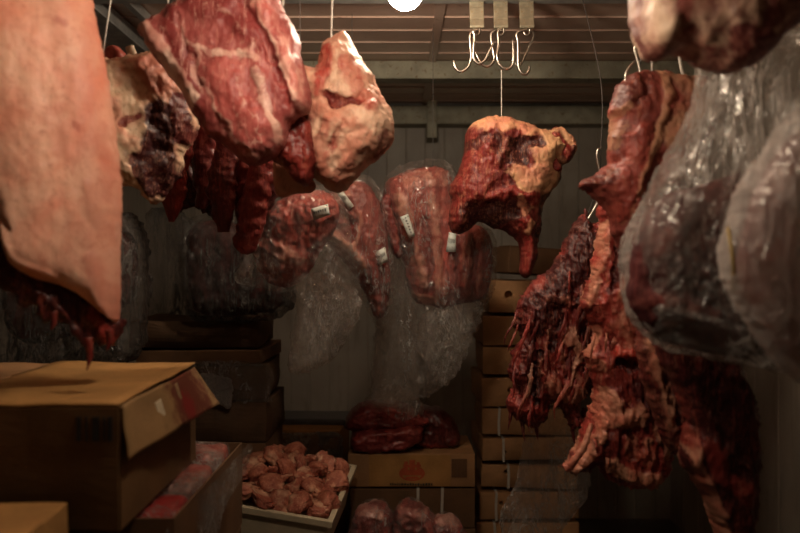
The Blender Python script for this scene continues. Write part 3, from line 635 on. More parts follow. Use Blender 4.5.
# pack C: right
oC = [(386, 184), (398, 174), (420, 168), (442, 168), (454, 182), (460, 206), (470, 222), (484, 228), (491, 238), (493, 262), (490, 286), (482, 300), (462, 304), (444, 308), (428, 305), (416, 302), (408, 288), (404, 264), (396, 244), (388, 224), (383, 204)]
t = empty('bagged_meat_cut', base_of([(372, 160), (492, 402)], 2.9), 'large bagged rib cut with two labels, right of the three labelled packs', 'bagged meat', 'labelled bags of meat in the middle')
blob('meat_body', oC, 2.9, .10, M['packed'], t, step=1.6, R=28, strokes=[S([(410, 182), (440, 180)], 14, 8, fat=.45), S([(400, 200), (412, 240), (424, 280)], 9, 16, fat=.6), S([(432, 200), (436, 250), (440, 295)], 8, 12, fat=.5), S([(446, 215), (450, 260)], 8, 4, red=.6, fat=-.2), S([(466, 235), (464, 290)], 7, 12, fat=.35), S([(480, 240), (478, 292)], 6, 10, fat=.3), S([(390, 215), (402, 262)], 5, -14, dark=.8), S([(412, 294), (428, 300), (442, 304)], 6, 10, fat=.9, red=.3), S([(424, 220), (430, 290)], 3, -10, dark=.5), S([(456, 225), (456, 300)], 3, -10, dark=.6), S([(472, 240), (472, 296)], 3, -10, dark=.6)], noise=[(24, .009, (1.6, 1, .5), 'r'), (80, .004, (1, 1, 1), 'f')], seed=26, red=.15)
blob('ragged_edge', [(382, 196), (390, 194), (394, 212), (400, 236), (402, 256), (394, 256), (386, 232), (380, 214)], 2.82, .025, M['packed'], t, step=1.5, rag=2.5, dark=.3, fat=.2, noise=[(60, .008, (1, 1, .6), 'r')], seed=27)
bag('plastic_bag', [(380, 196), (388, 174), (410, 162), (446, 160), (460, 180), (466, 210), (484, 224), (496, 240), (496, 282), (488, 304), (478, 330), (464, 352), (446, 382), (428, 396), (400, 402), (376, 400), (374, 360), (378, 310), (384, 260), (384, 226)], 2.9, .125, 'film', t, 28, R=30,
    strokes=[S([(395, 320), (392, 390)], 16, -25), S([(440, 320), (452, 340)], 12, 15)])
blob('bag_tail', [(424, 312), (452, 306), (482, 300), (480, 322), (470, 340), (464, 362), (452, 380), (440, 386), (432, 376), (422, 358), (412, 346), (418, 330)], 2.8, .03, M['film_tail'], t, Tb=.03, step=1.4, rag=2.5, noise=[(30, .026, (1, 1, .5), 'r'), (80, .008, (1, 1, .7), 'r')], seed=29, warp=0)
blob('bag_tail', [(386, 252), (402, 262), (410, 292), (418, 320), (416, 360), (420, 400), (416, 416), (392, 408), (372, 402), (372, 360), (378, 300)], 2.86, .03, M['film'], t, Tb=.03, step=1.6, rag=2, noise=[(24, .014, (1, 1, .2), 'r'), (70, .005, (1, 1, .5), 'r')], seed=30, warp=0)
paper_label(t, [(408, 214), (415, 236), (409, 238), (400, 217)], 2.765); paper_label(t, [(449, 232), (456, 234), (456, 252), (446, 252)], 2.77)
cord(t, 433, 166, 2.9, r=.0010, mat='darkcord')

# dim hanging bags behind on the left
def film_thing(name, outline, d, T, mat, label, seed, cat='plastic bag', cre=.016, **kw):
    o = blob(name, outline, d, T, M[mat], None, origin=base_of(outline, d), step=2, rag=2.5, noise=[(16, cre, (1, 1, .2), 'r'), (50, cre * .3, (1, 1, .5), 'r')], seed=seed, warp=0, **kw)
    return tag(o, label, cat)
oG = [(-60, 268), (30, 240), (95, 216), (132, 214), (146, 240), (149, 280), (146, 322), (138, 356), (100, 372), (40, 380), (-60, 384)]
t = empty('bagged_meat_bundle', base_of(oG, 2.2), 'grey milky bag of dark meat hanging behind the pale pork slab', 'bagged meat')
blob('meat_body', [(10, 268), (80, 236), (128, 232), (138, 262), (130, 300), (90, 330), (20, 340)], 2.2, .07, M['offal'], t, step=2.4, noise=[(20, .015, (1, 1, 1), 'f')], seed=31)
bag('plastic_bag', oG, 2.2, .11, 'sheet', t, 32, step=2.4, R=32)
cord(t, 80, 236, 2.2, r=.001, mat='darkcord')
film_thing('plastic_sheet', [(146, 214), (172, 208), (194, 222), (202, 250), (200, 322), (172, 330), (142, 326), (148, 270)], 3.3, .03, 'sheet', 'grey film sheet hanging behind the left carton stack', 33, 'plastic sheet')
oH = [(186, 222), (214, 212), (244, 218), (268, 236), (288, 262), (296, 292), (290, 312), (262, 322), (226, 324), (196, 322), (182, 296), (180, 254)]
t = empty('bagged_meat_bundle', base_of(oH, 2.9), 'dim bag of dark meat hanging low under the red strips', 'bagged meat')
blob('meat_body', [(190, 230), (216, 220), (242, 226), (264, 246), (282, 272), (288, 296), (270, 312), (230, 316), (198, 312), (188, 280)], 2.9, .08, M['bagged'], t, step=2, noise=[(20, .015, (1, 1, 1), 'f')], strokes=[S([(255, 270), (280, 285)], 16, 6, red=.8)], seed=34)
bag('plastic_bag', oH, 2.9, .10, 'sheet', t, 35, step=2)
cord(t, 224, 216, 2.9, r=.001, mat='darkcord')

# ------------------------------------------------------------------ right: red brown cut under the wrapped piece
oU = [(611, 100), (616, 86), (628, 76), (644, 70), (668, 73), (690, 76), (708, 80), (716, 100), (712, 140), (690, 180), (664, 214), (650, 240), (636, 252), (622, 250), (612, 236), (607, 214), (600, 204), (588, 192), (579, 189), (580, 180), (592, 176), (602, 168), (608, 160), (607, 140), (612, 124), (608, 112)]
t = empty('beef_shoulder_cut', base_of(oU, 1.9), 'red brown shoulder cut hanging from hooks left of the large wrapped piece', 'hanging meat')
ST = [S([(656, 78), (660, 100), (652, 130), (640, 165), (630, 195)], 6, 7, fat=.85), S([(682, 84), (690, 110), (672, 140)], 24, 8, fat=.7, dark=.35), S([(628, 84), (620, 105)], 12, 6, dark=.8), S([(640, 80), (636, 100), (626, 110)], 5, -8, dark=.5), S([(614, 116), (624, 110)], 5, 5, fat=.8), S([(632, 140), (626, 170), (618, 210)], 17, 14, red=.35), S([(585, 184), (600, 182), (608, 176)], 8, 4, dark=.9), S([(608, 170), (600, 182)], 4, -4, fat=.4),
      S([(616, 125), (612, 150)], 6, 4, fat=.55, dark=.3), S([(650, 190), (640, 230)], 10, 8, red=.2), S([(640, 175), (618, 225)], 3, -6, fat=.4)]
blob('meat_body', oU, 1.9, .07, M['upper'], t, step=1.6, R=28, rag=1.6, strokes=ST, noise=[(20, .012, (1, 1, 1), 'f'), (60, .005, (1, 1, .6), 'r')], seed=40)
hook([(641, 43), (637, 43), (635, 50), (638, 62), (641, 78), (640, 90)], 1.875, 'white lit steel hook piercing the red brown cut at right', r=.003, mat='steel', tip=False)
cr = bpy.data.objects
o = hook([(637, 60), (632, 64), (626, 74), (626, 86), (630, 94)], 1.89, 'small curved hook point beside the taller hook on the red brown cut', r=.0028)
for px, lab in ((679, 'left thin steel hanger rod behind the wrapped piece at upper right'), (697, 'right thin steel hanger rod behind the wrapped piece at upper right')):
    a = W(px + 8, 82, 1.93); o = tube('hanger_rod', [a, W(px, 50, 1.93), Vector((W(px - 6, 20, 1.93).x, 1.93, CEIL - .055))], .004, M['strap'], None, origin=a, seg=8); tag(o, lab, 'hanger rod', 'hanger rods above the red brown cut')
a = W(641, 43, 1.875); o = tube('hanger_rod', [a + Vector((-.009, 0, 0)), a + Vector((.02, 0, .10)), Vector((a.x + .03, 1.93, CEIL - .055))], .004, M['strapsteel'], None, origin=a, seg=8); tag(o, 'dull steel hanger rod carrying the white lit hook', 'hanger rod', 'hanger rods above the red brown cut')

# ------------------------------------------------------------------ right: long stringy flank
oA1 = [(584, 214), (590, 222), (600, 224), (612, 240), (620, 270), (622, 310), (612, 340), (604, 372), (592, 392), (580, 402), (584, 420), (572, 428), (562, 410), (552, 402), (546, 418), (534, 428), (522, 424), (510, 412), (506, 400), (514, 386), (508, 372), (512, 356), (520, 340), (514, 322), (518, 302), (532, 282), (548, 270), (556, 258), (566, 240), (572, 226)]
t = empty('beef_flank', base_of([(505, 210), (622, 540)], 2.35), 'dark stringy ragged flank hanging right of the carton stack', 'hanging meat')
ST = [S([(578, 232), (570, 262), (548, 292), (530, 320)], 18, 12, dark=.5), S([(590, 240), (584, 275), (574, 300)], 9, 9, dark=.3), S([(540, 296), (560, 300), (590, 306)], 5, 8, fat=.35), S([(545, 330), (538, 352), (536, 370)], 4, 7, fat=.8), S([(566, 330), (572, 350), (568, 372), (576, 392)], 7, 12, fat=1.15, dark=0), S([(556, 350), (564, 380)], 4, 6, fat=.5, red=.4), S([(545, 380), (556, 392), (576, 394)], 11, 16, fat=.95, dark=0, red=.5), S([(526, 310), (522, 350), (518, 390)], 7, 8, dark=.5, red=.2), S([(590, 330), (596, 350), (590, 372)], 6, 10, fat=.5, red=.5),
      S([(552, 310), (548, 345)], 4, -12, dark=1), S([(582, 320), (582, 372)], 4, -12, dark=1), S([(532, 350), (530, 400)], 4, -12, dark=1), S([(524, 405), (540, 412)], 8, 10, red=.5), S([(600, 290), (596, 320)], 8, 8, red=.3)]
blob('meat_body', oA1, 2.35, .08, M['flank'], t, step=1.3, R=26, rag=2.2, ragf=.1, strokes=ST, noise=[(26, .017, (1.6, 1, .32), 'r'), (70, .008, (1.4, 1, .32), 'r'), (170, .003, (1, 1, .7), 'f')], seed=41, warp=7)
rnd = random.Random(5)
for k in range(26):
    x = rnd.uniform(512, 612); y = rnd.uniform(270, 400); L = rnd.uniform(22, 60); dx = -L * rnd.uniform(.05, .4); d = 2.272 - rnd.uniform(0, .02)
    if x < 536: y = max(y, 310)
    r0 = rnd.uniform(.003, .006)
    tube('meat_shred', [W(x, y, d + .02), W(x + dx * .3, y + L * .35, d), W(x + dx * .8 + rnd.uniform(-3, 3), y + L * .75, d - .004), W(x + dx, y + L, d + .012)], [r0 * .7, r0, r0 * .7, r0 * .15], M['flank'], t, flat=.4, noise=.6, nf=90, n=12, seg=10, seed=k, mask=(rnd.choice([.0, .1, .2, .35, .6]), rnd.choice([0, .2, .5]), rnd.choice([0, .3, .6])))
for (x, y, L, dx) in ((512, 404, 26, -4), (522, 420, 22, 3), (536, 424, 16, 2), (572, 424, 22, 3), (584, 412, 24, -2), (586, 216, -8, -1)):
    d = 2.34; tube('meat_shred', [W(x, y - (4 if L > 0 else -8), d), W(x + dx * .4, y + L * .5, d), W(x + dx, y + L, d)], [.007, .005, .001], M['flank'], t, noise=.3, seed=int(x), mask=(.1, .4, .2))
blob('bag_tail', [(540, 404), (556, 396), (572, 410), (588, 430), (592, 466), (586, 500), (570, 520), (556, 540), (530, 545), (504, 535), (500, 512), (512, 490), (520, 460), (526, 430)], 2.42, .03, M['film_tail'], t, Tb=.03, step=1.8, rag=2, noise=[(22, .018, (1, 1, .3), 'r'), (60, .006, (1, 1, .6), 'r')], seed=43, warp=0)
hook([(601, 149), (598, 150), (597, 158), (600, 176), (598, 200), (590, 216), (584, 222)], 2.33, 'thin steel hook holding the stringy flank beside the red brown cut', r=.0035)
a = W(601, 149, 2.33); tube('hanging_wire', [W(588, 216, 2.34), W(599, 176, 2.35), a, a + Vector((.005, .02, .2)), Vector((a.x + .005, 2.585, CEIL - .058))], .0015, M['darkcord'], t, seg=6)

# ------------------------------------------------------------------ right: spine with orange fat
oA2 = [(600, 200), (610, 196), (626, 214), (640, 240), (648, 280), (660, 320), (668, 352), (660, 380), (664, 410), (676, 436), (670, 458), (662, 478), (644, 488), (622, 486), (606, 478), (596, 464), (584, 472), (564, 470), (570, 458), (580, 440), (586, 418), (594, 396), (590, 374), (584, 352), (594, 336), (586, 316), (580, 304), (588, 280), (594, 250), (598, 224)]
t = empty('beef_spine_cut', base_of(oA2, 2.08), 'long red spine cut with orange fat strip and bone end in the right half', 'hanging meat')
ST = [S([(606, 204), (600, 240), (593, 275), (586, 300)], 6, 16, fat=.85, red=.3), S([(616, 215), (612, 250), (606, 290)], 5, -10, dark=.7), S([(628, 250), (632, 280)], 14, 10, fat=.3, red=.2), S([(620, 290), (616, 320), (626, 345)], 18, 14, fat=.5, red=.4), S([(594, 330), (588, 352), (592, 366)], 8, 12, fat=.7, red=.5), S([(610, 350), (630, 352), (654, 346)], 8, 16, fat=.3, red=1), S([(612, 362), (645, 362)], 6, -14, dark=1),
      S([(604, 395), (600, 408), (614, 414), (628, 410)], 14, 18, fat=1.0, red=.4), S([(636, 380), (640, 400)], 14, 4, dark=.6), S([(596, 415), (590, 435), (582, 452), (570, 466)], 7, 14, fat=.85, red=.3), S([(606, 430), (604, 460)], 8, 4, dark=.4, red=.2), S([(606, 458), (622, 470), (650, 476)], 12, 12, fat=1.1), S([(625, 440), (640, 452)], 12, 6, fat=.45, red=.4), S([(650, 420), (662, 445)], 10, 8, fat=.6, dark=.3), S([(640, 430), (634, 446)], 5, 8, fat=.6, red=.4), S([(622, 420), (624, 450)], 4, -10, dark=.9), S([(655, 300), (662, 345)], 8, 4, dark=.5)]
blob('meat_body', oA2, 2.08, .085, M['spine'], t, step=1.4, R=26, rag=1.8, ragf=.12, strokes=ST, noise=[(24, .014, (1.5, 1, .4), 'r'), (64, .006, (1.3, 1, .4), 'r'), (160, .003, (1, 1, 1), 'f')], seed=44, warp=6)
tube('bone_end', [W(592, 424, 2.0), W(584, 446, 1.985), W(572, 464, 1.98), W(566, 468, 1.985)], [.006, .009, .010, .014], M['spine'], t, noise=.35, n=14, seg=14, mask=(.85, .1, .4))
for k in range(16):
    x = rnd.uniform(592, 656); y = rnd.choice([rnd.uniform(300, 340), rnd.uniform(372, 400), rnd.uniform(420, 460)]); L = rnd.uniform(14, 34); dx = rnd.uniform(-7, 6); d = 2.0; r0 = rnd.uniform(.003, .006)
    tube('meat_shred', [W(x, y, d + .02), W(x + dx * .4, y + L * .4, d), W(x + dx, y + L, d + .012)], [r0 * .8, r0, r0 * .2], M['spine'], t, flat=.4, noise=.6, nf=90, n=12, seg=10, seed=k + 50, mask=(rnd.choice([.1, .3, .6, .8]), rnd.choice([0, .2, .5]), rnd.choice([.1, .4, .7])))
cord(t, 614, 206, 2.10, top=CEIL, dx=.14, mat='darkcord')

# darker cuts at lower right
oA3 = [(640, 330), (652, 326), (664, 350), (680, 372), (690, 410), (684, 440), (672, 450), (662, 440), (652, 410), (642, 380), (636, 352)]
t = empty('fat_trimmed_cut', base_of(oA3, 1.9), 'narrow pale streaked cut between the spine cut and the dark wrapped piece', 'hanging meat')
blob('meat_body', oA3, 1.9, .05, M['spine'], t, step=1.8, fat=.3, dark=.75, strokes=[S([(646, 340), (652, 370), (666, 420)], 7, 8, fat=.8, dark=.4)], noise=[(30, .012, (1.3, 1, .5), 'r')], seed=46, rag=2)
cord(t, 652, 332, 1.9)
oA4 = [(658, 330), (690, 330), (730, 350), (752, 400), (756, 470), (748, 540), (736, 575), (722, 560), (712, 520), (694, 480), (680, 458), (684, 420), (672, 380), (660, 360)]
t = empty('beef_leg_cut', base_of(oA4, 1.78), 'dark beef leg with a pale sinew edge hanging low under the wrapped piece', 'hanging meat')
blob('meat_body', oA4, 1.78, .07, M['dark'], t, step=2.2, dark=.3, strokes=[S([(684, 440), (692, 465), (708, 500), (722, 540)], 6, 12, fat=.8, dark=.5), S([(698, 440), (712, 470), (740, 490)], 12, 8, red=.5), S([(676, 400), (684, 440)], 6, 6, fat=.3, red=.5)], noise=[(22, .014, (1.2, 1, .5), 'r')], seed=47, rag=2)
tube('hanging_cord', [W(735, 352, 1.80), Vector((W(735, 332, 1.79).x + .05, 1.85, 1.9)), Vector((W(735, 332, 1.79).x + .05, 1.96, CEIL - .055))], .001, M['darkcord'], t, seg=6)

# ------------------------------------------------------------------ right foreground: wrapped pieces
oW = [(706, 58), (740, 40), (790, 30), (850, 20), (900, 80), (900, 260), (860, 352), (800, 372), (748, 366), (700, 358), (668, 352), (646, 338), (632, 322), (625, 300), (623, 262), (624, 240), (634, 214), (650, 184), (668, 154), (684, 124), (698, 92)]
t = empty('bagged_beef_piece', base_of(oW, 1.52), 'large film wrapped dark beef piece hanging in the right foreground', 'bagged meat', 'film wrapped pieces in the right foreground')
blob('meat_body', [(630, 262), (640, 230), (662, 200), (700, 184), (760, 170), (830, 170), (885, 220), (885, 290), (840, 350), (790, 362), (740, 358), (694, 350), (660, 340), (640, 324), (630, 296)], 1.54, .06, M['bagged'], t, step=2.4, R=34, strokes=[S([(640, 298), (662, 304), (700, 316)], 12, 10, fat=.4, dark=0, red=.3), S([(650, 250), (660, 240)], 14, 6, dark=0, red=.2, fat=.2), S([(680, 270), (760, 300)], 26, 8, dark=.9)], noise=[(14, .014, (1, 1, 1), 'f')], seed=50)
bag('plastic_bag', oW, 1.52, .115, 'milky', t, 51, step=2.0, R=50, cre=.012, st=(.8, 1, .5), fr=9, slope=(-.0004, 0),
    strokes=[S([(700, 90), (670, 160), (640, 230)], 18, 10), S([(740, 60), (700, 150), (660, 230)], 14, 14), S([(720, 90), (690, 170)], 8, -14), S([(700, 200), (660, 250)], 10, -10), S([(630, 300), (650, 310), (720, 330)], 8, 12)])
cord(t, 800, 34, 1.52)
oV = [(728, 230), (736, 200), (752, 168), (770, 140), (792, 112), (830, 90), (900, 80), (930, 200), (920, 340), (870, 400), (820, 392), (790, 376), (768, 352), (748, 322), (734, 300), (724, 276), (722, 250)]
t = empty('bagged_beef_piece', base_of(oV, 1.28), 'pale milky film wrapped piece with a yellow band cut by the right edge', 'bagged meat', 'film wrapped pieces in the right foreground')
blob('meat_body', [(742, 236), (760, 180), (800, 130), (880, 110), (910, 200), (900, 330), (850, 380), (800, 366), (766, 330), (744, 284)], 1.28, .05, M['pack_pink'], t, step=3, dark=.4, strokes=[S([(750, 270), (770, 320)], 20, 6, fat=.6), S([(780, 180), (800, 240)], 24, 8, fat=.7)], noise=[(16, .012, (1, 1, .6), 'f')], seed=52)
bag('plastic_bag', oV, 1.28, .075, 'milky2', t, 53, step=2.4, R=36, cre=.008, st=(1, 1, .35), fr=14, strokes=[S([(740, 250), (770, 330)], 14, 6), S([(770, 170), (790, 240), (800, 330)], 14, 8)])
bm = [W(728 + 6 * math.sin(s * 1.9), 228 + 64 * s, 1.28 - .028 * math.sin(math.pi * s) - .004) for s in np.linspace(0, 1, 12)]
tube('yellow_band', bm, .003, M['yellow'], t, seg=8, n=3)
tube('hanging_cord', [W(860, 92, 1.28), Vector((W(860, 92, 1.28).x, 1.27, CEIL - .055))], .0022, M['cord'], t, seg=6)
oT = [(640, -110), (760, -130), (900, -100), (900, -10), (830, 10), (790, 30), (770, 52), (752, 66), (730, 72), (706, 66), (690, 58), (672, 54), (658, 60), (646, 56), (640, 46), (633, 30), (630, 8), (632, -40)]
t = empty('beef_hind_cut', base_of(oT, 1.34), 'blurred brown cut with a cream fat tip hanging in the top right corner', 'hanging meat')
blob('meat_body', oT, 1.34, .095, M['topcut'], t, step=2.6, R=40, dark=.1, fat=.35, slope=(-.0008, 0), strokes=[S([(642, -20), (645, 10), (650, 40)], 13, 8, fat=1.2), S([(660, -30), (668, 30)], 9, -2, red=.3, fat=.1), S([(690, -10), (720, 20), (700, 40)], 22, 8, fat=.45, dark=.3), S([(720, 50), (760, 60), (790, 30)], 13, 4, dark=1, fat=-.3), S([(662, 48), (690, 52)], 8, 6, fat=.5, red=.4)], noise=[(14, .012, (1, 1, .8), 'f'), (50, .003, (1, 1, 1), 'f')], seed=54)
cord(t, 740, -118, 1.28)

# ------------------------------------------------------------------ cartons
def carton(label, name, loc, size, yaw=0, mat='card', group=None, bulge=.004, tape=None, straps=(), hole=None, seed=0, open_top=False, tilt=0, cat='carton', seam=True):
    """loc: centre of the base; size: width, depth, height"""
    w, dp, h = size
    o = empty(name, loc, label, cat, group); o.rotation_euler = (0, tilt, yaw)
    rn = random.Random(seed)
    bm = bmesh.new(); box_bm(bm, -w / 2, w / 2, -dp / 2, dp / 2, 0, h)
    if open_top:
        top = [f for f in bm.faces if f.normal.z > .9]; bmesh.ops.inset_region(bm, faces=top, thickness=.006)
        r = bmesh.ops.extrude_face_region(bm, geom=top); bmesh.ops.translate(bm, vec=(0, 0, -open_top), verts=[v for v in r['geom'] if isinstance(v, bmesh.types.BMVert)]); bmesh.ops.delete(bm, geom=top, context='FACES')
    else:
        bmesh.ops.bevel(bm, geom=list(bm.edges), offset=.004, segments=2, profile=.6, affect='EDGES')
        bmesh.ops.subdivide_edges(bm, edges=[e for e in bm.edges if e.calc_length() > .05], cuts=7, use_grid_fill=True)
        V = np.array([v.co[:] for v in bm.verts])
        N = fbm(V * 7 + seed * 5.1, 2)
        for v, n in zip(bm.verts, N):
            fx, fz = 1 - abs(2 * v.co.x / w) ** 2, 1 - abs(2 * v.co.z / h - 1) ** 2; fy = 1 - abs(2 * v.co.y / dp) ** 2
            v.co.y += (-1 if v.co.y < 0 else 1) * bulge * (fx * fz * 2 + n) * (abs(v.co.y) > dp * .4)
            v.co.x += (-1 if v.co.x < 0 else 1) * bulge * (fy * fz * 1.5 + n) * (abs(v.co.x) > w * .4)
            v.co.z += bulge * .8 * n * (v.co.z > h * .5)
    b = bm_obj('carton_body', bm, M[mat] if isinstance(mat, str) else mat, o)
    if hole:
        bmc = bmesh.new(); bmesh.ops.create_cone(bmc, segments=20, radius1=hole[2], radius2=hole[2], depth=.05, cap_ends=True, matrix=Matrix.Translation((hole[0], -dp / 2, hole[1])) @ Matrix.Rotation(math.pi / 2, 4, 'X'))
        c = bm_obj('cutter', bmc, M['ink'])
        md = b.modifiers.new('hole', 'BOOLEAN'); md.object = c; md.operation = 'DIFFERENCE'; md.solver = 'EXACT'
        c.location = (0, 0, 0)
        mats = b.matrix_world.copy(); loc0, rot0 = o.location.copy(), o.rotation_euler.copy()
        o.location = (0, 0, 0); o.rotation_euler = (0, 0, 0); bpy.context.view_layer.update()
        me = bpy.data.meshes.new_from_object(b.evaluated_get(bpy.context.evaluated_depsgraph_get()))
        o.location = loc0; o.rotation_euler = rot0
        b.modifiers.clear(); b.data = me; bpy.data.objects.remove(c)
    if tape is not None:
        box('tape', (tape - .024, tape + .024, -dp / 2 - bulge * 1.6 - .001, dp / 2 + .002, h - .001, h + bulge + .0015), M['tape'], o, bevel=0)
        box('tape', (tape - .024, tape + .024, -dp / 2 - bulge * 2.2 - .0015, -dp / 2 + .002, h * .62, h + .002), M['tape'], o, bevel=0)
    for sx in straps:
        s = .005; y0 = -dp / 2 - bulge * 2.6 - .0015
        pts = [Vector((sx + rn.uniform(-.003, .003), y0, -.001)), Vector((sx + rn.uniform(-.004, .004), y0, h * .5)), Vector((sx + rn.uniform(-.002, .002), y0, h + .003)), Vector((sx, 0, h + bulge + .002)), Vector((sx, dp / 2, h + .002))]
        V = []
        for p in pts: V += [p - Vector((s, 0, 0)), p + Vector((s, 0, 0))]
        so = mesh_obj('packing_strap', [tuple(v) for v in V], [[2 * i, 2 * i + 1, 2 * i + 3, 2 * i + 2] for i in range(4)], M['strap'], o, local=True, smooth=False)
        so.modifiers.new('thick', 'SOLIDIFY').thickness = .0012
    if seam and not open_top:
        box('lid_flap', (-w / 2 - .002, w / 2 + .002, -dp / 2 - bulge * 1.2, -dp / 2 + .1, h - .002, h + .003), M[mat] if isinstance(mat, str) else mat, o, bevel=.001)
    return o

# right-hand stack: photo rows (left x, right x, top y, bottom y)
D = 3.3
rows = [(489, 582, 278, 313, 0, 'carton with a round hand hole, second from the top of the right stack', (508, 295, .017), ()),
        (482, 578, 313, 345, .02, 'carton third from the top of the right stack, pushed left', (514, 326, .010), ()),
        (484, 580, 345, 375, -.02, 'plain carton fourth from the top of the right stack', None, ()),
        (481, 578, 375, 406, .02, 'carton fifth from the top of the right stack beside the flank tip', (509, 389, .011), ()),
        (483, 580, 406, 435, -.02, 'strapped carton sixth from the top of the right stack', None, (500,)),
        (481, 579, 435, 460, .03, 'dented strapped carton just above the tilted one in the right stack', (503, 451, .008), (501,)),
        (484, 580, 463, 488, -.05, 'tilted strapped carton with a hand hole low in the right stack', (508, 472, .010), (510,)),
        (478, 578, 489, 519, .02, 'strapped carton second lowest in view in the right stack', (500, 502, .009), (495,)),
        (476, 578, 520, 552, 0, 'lowest visible carton of the right stack at the bottom edge', None, (494,))]
for k, (x0, x1, y0, y1, yaw, lab, hole, st) in enumerate(rows):
    w = (x1 - x0) / F * D; h = (y1 - y0) / F * D - .012; b = W((x0 + x1) / 2, y1, D)
    X = lambda px: (px - (x0 + x1) / 2) / F * D
    hh = (X(hole[0]), (y1 - hole[1]) / F * D, hole[2]) if hole else None
    carton(lab, 'stacked_carton', (b.x, D + .2, b.z), (w, .4, h), yaw, 'card', 'cartons in the right stack', hole=hh, straps=[X(q) for q in st], seed=k, seam=False, bulge=.007, tilt=[.012, -.01, .015, -.015, .01, -.012, .022, -.01, .008][k])
zz = W(0, 552, D).z
for k in range(2):
    b = W(528, 0, D); h = zz / 2 - .002
    carton(['carton under the right stack, below the photo edge', 'bottom carton of the right stack on the floor'][k], 'stacked_carton', (b.x, D + .2, zz - (k + 1) * (h + .002)), (.4, .4, h), 0, 'card', 'cartons in the right stack', seed=k + 40, seam=False)
b = W(540, 278, D)
carton('dark tilted carton on top of the right stack behind the beef neck', 'stacked_carton', (b.x - .015, D + .24, b.z + .012), (.36, .34, .11), .35, 'card2', 'cartons in the right stack', seed=20, tilt=.06, seam=True)

# printed carton in the centre and the strapped ones below it
D = 3.1
def front_box(x0, x1, y0, y1, D, dep, lab, name, **kw):
    w = (x1 - x0) / F * D; h = (y1 - y0) / F * D - .003; b = W((x0 + x1) / 2, y1, D)
    return carton(lab, name, (b.x, D + dep / 2, b.z), (w, dep, h), **kw), w, h
o, w, h = front_box(348, 475, 453, 487, D, .34, 'brown carton with an orange emblem under the dark meat in the centre', 'printed_carton', mat='card', seed=60, bulge=.001, seam=False)
fy = -.17 - .0045
def disc(name, cx, cz, rx, rz, mat, y, n=28, inner=0.0, a0=0, a1=2 * math.pi):
    V, Fc = [], []
    for a in np.linspace(a0, a1, n):
        V += [(cx + rx * math.cos(a), y, cz + rz * math.sin(a)), (cx + inner * rx * math.cos(a), y, cz + inner * rz * math.sin(a))]
    Fc = [[2 * i, 2 * i + 1, 2 * i + 3, 2 * i + 2] for i in range(n - 1)]
    return mesh_obj(name, V, Fc, mat, o, local=True, smooth=False)
ex, ez = (412 - 411.5) / F * D, h * .42
box('paper_panel', (-.165, .15, fy + .0006, fy + .002, .004, h - .004), M['card3'], o, bevel=0)
disc('printed_emblem', ex, ez, .050, .030, M['orange'], fy, inner=.82)
V = []; Fc = []
def quad(x0, x1, z0, z1, y=fy - .0006):
    i = len(V); y = y - .0001 * i; V.extend([(x0, y, z0), (x1, y, z0), (x1, y, z1), (x0, y, z1)]); Fc.append([i, i + 1, i + 2, i + 3])
quad(ex - .040, ex + .040, ez - .008, ez + .014); quad(ex - .030, ex - .016, ez + .014, ez + .046); quad(ex - .010, ex + .012, ez + .014, ez + .052); quad(ex + .018, ex + .030, ez + .014, ez + .044); quad(ex - .034, ex + .034, ez + .026, ez + .034); quad(ex - .024, ex + .024, ez - .02, ez - .012)
mesh_obj('emblem_crown', V, Fc, M['orange'], o, local=True, smooth=False)
V = []; Fc = []; rn = random.Random(3); x = ex - .085
while x < ex + .075:
    q = rn.uniform(.004, .009); quad(x, x + q, .008, .008 + rn.uniform(.007, .011)); x += q + .003
mesh_obj('printed_line', V, Fc, M['ink'], o, local=True, smooth=False)
box('faded_sticker', (.155, .215, fy + .0006, fy + .002, h * .3, h * .85), M['card2'], o, bevel=0)
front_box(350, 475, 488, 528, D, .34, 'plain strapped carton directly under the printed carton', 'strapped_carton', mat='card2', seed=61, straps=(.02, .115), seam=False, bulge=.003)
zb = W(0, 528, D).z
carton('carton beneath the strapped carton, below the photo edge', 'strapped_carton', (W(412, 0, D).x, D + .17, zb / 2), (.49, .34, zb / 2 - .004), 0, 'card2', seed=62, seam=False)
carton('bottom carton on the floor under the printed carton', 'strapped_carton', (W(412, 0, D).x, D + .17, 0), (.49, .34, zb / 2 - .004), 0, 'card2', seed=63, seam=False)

# dark meat lying on the printed carton
o1 = [(346, 428), (348, 414), (356, 405), (372, 400), (390, 400), (408, 404), (422, 412), (430, 420), (420, 426), (400, 428), (370, 430)]
t = blob('dark_meat_cut', o1, 3.2, .09, M['slump'], None, origin=base_of(o1, 3.2), Tb=.09, step=1.4, strokes=[S([(352, 415), (380, 406), (400, 408)], 9, 10, dark=0, red=.3, fat=.25), S([(365, 420), (400, 420)], 7, 6, dark=.2)], noise=[(24, .010, (.6, 1, 1.4), 'r'), (70, .003, (1, 1, 1), 'f')], seed=65, red=.2)
tag(t, 'dark red meat cut lying uppermost on the printed carton, lit on top', 'meat')
o2 = [(350, 440), (354, 430), (370, 425), (392, 424), (412, 420), (424, 426), (420, 440), (404, 448), (384, 451), (362, 451), (352, 448)]
t = blob('dark_meat_cut', o2, 3.17, .09, M['slump'], None, origin=base_of(o2, 3.17), Tb=.09, step=1.4, strokes=[S([(356, 438), (385, 430), (410, 428)], 8, 10, red=.3, fat=.2), S([(360, 446), (400, 444)], 6, 4)], noise=[(24, .010, (.6, 1, 1.4), 'r'), (70, .003, (1, 1, 1), 'f')], seed=66, red=.1)
tag(t, 'dark meat cut lying under the uppermost one on the printed carton', 'meat')
o3 = [(408, 412), (420, 406), (436, 406), (448, 413), (456, 424), (460, 436), (456, 445), (440, 448), (420, 448), (410, 442), (416, 428)]
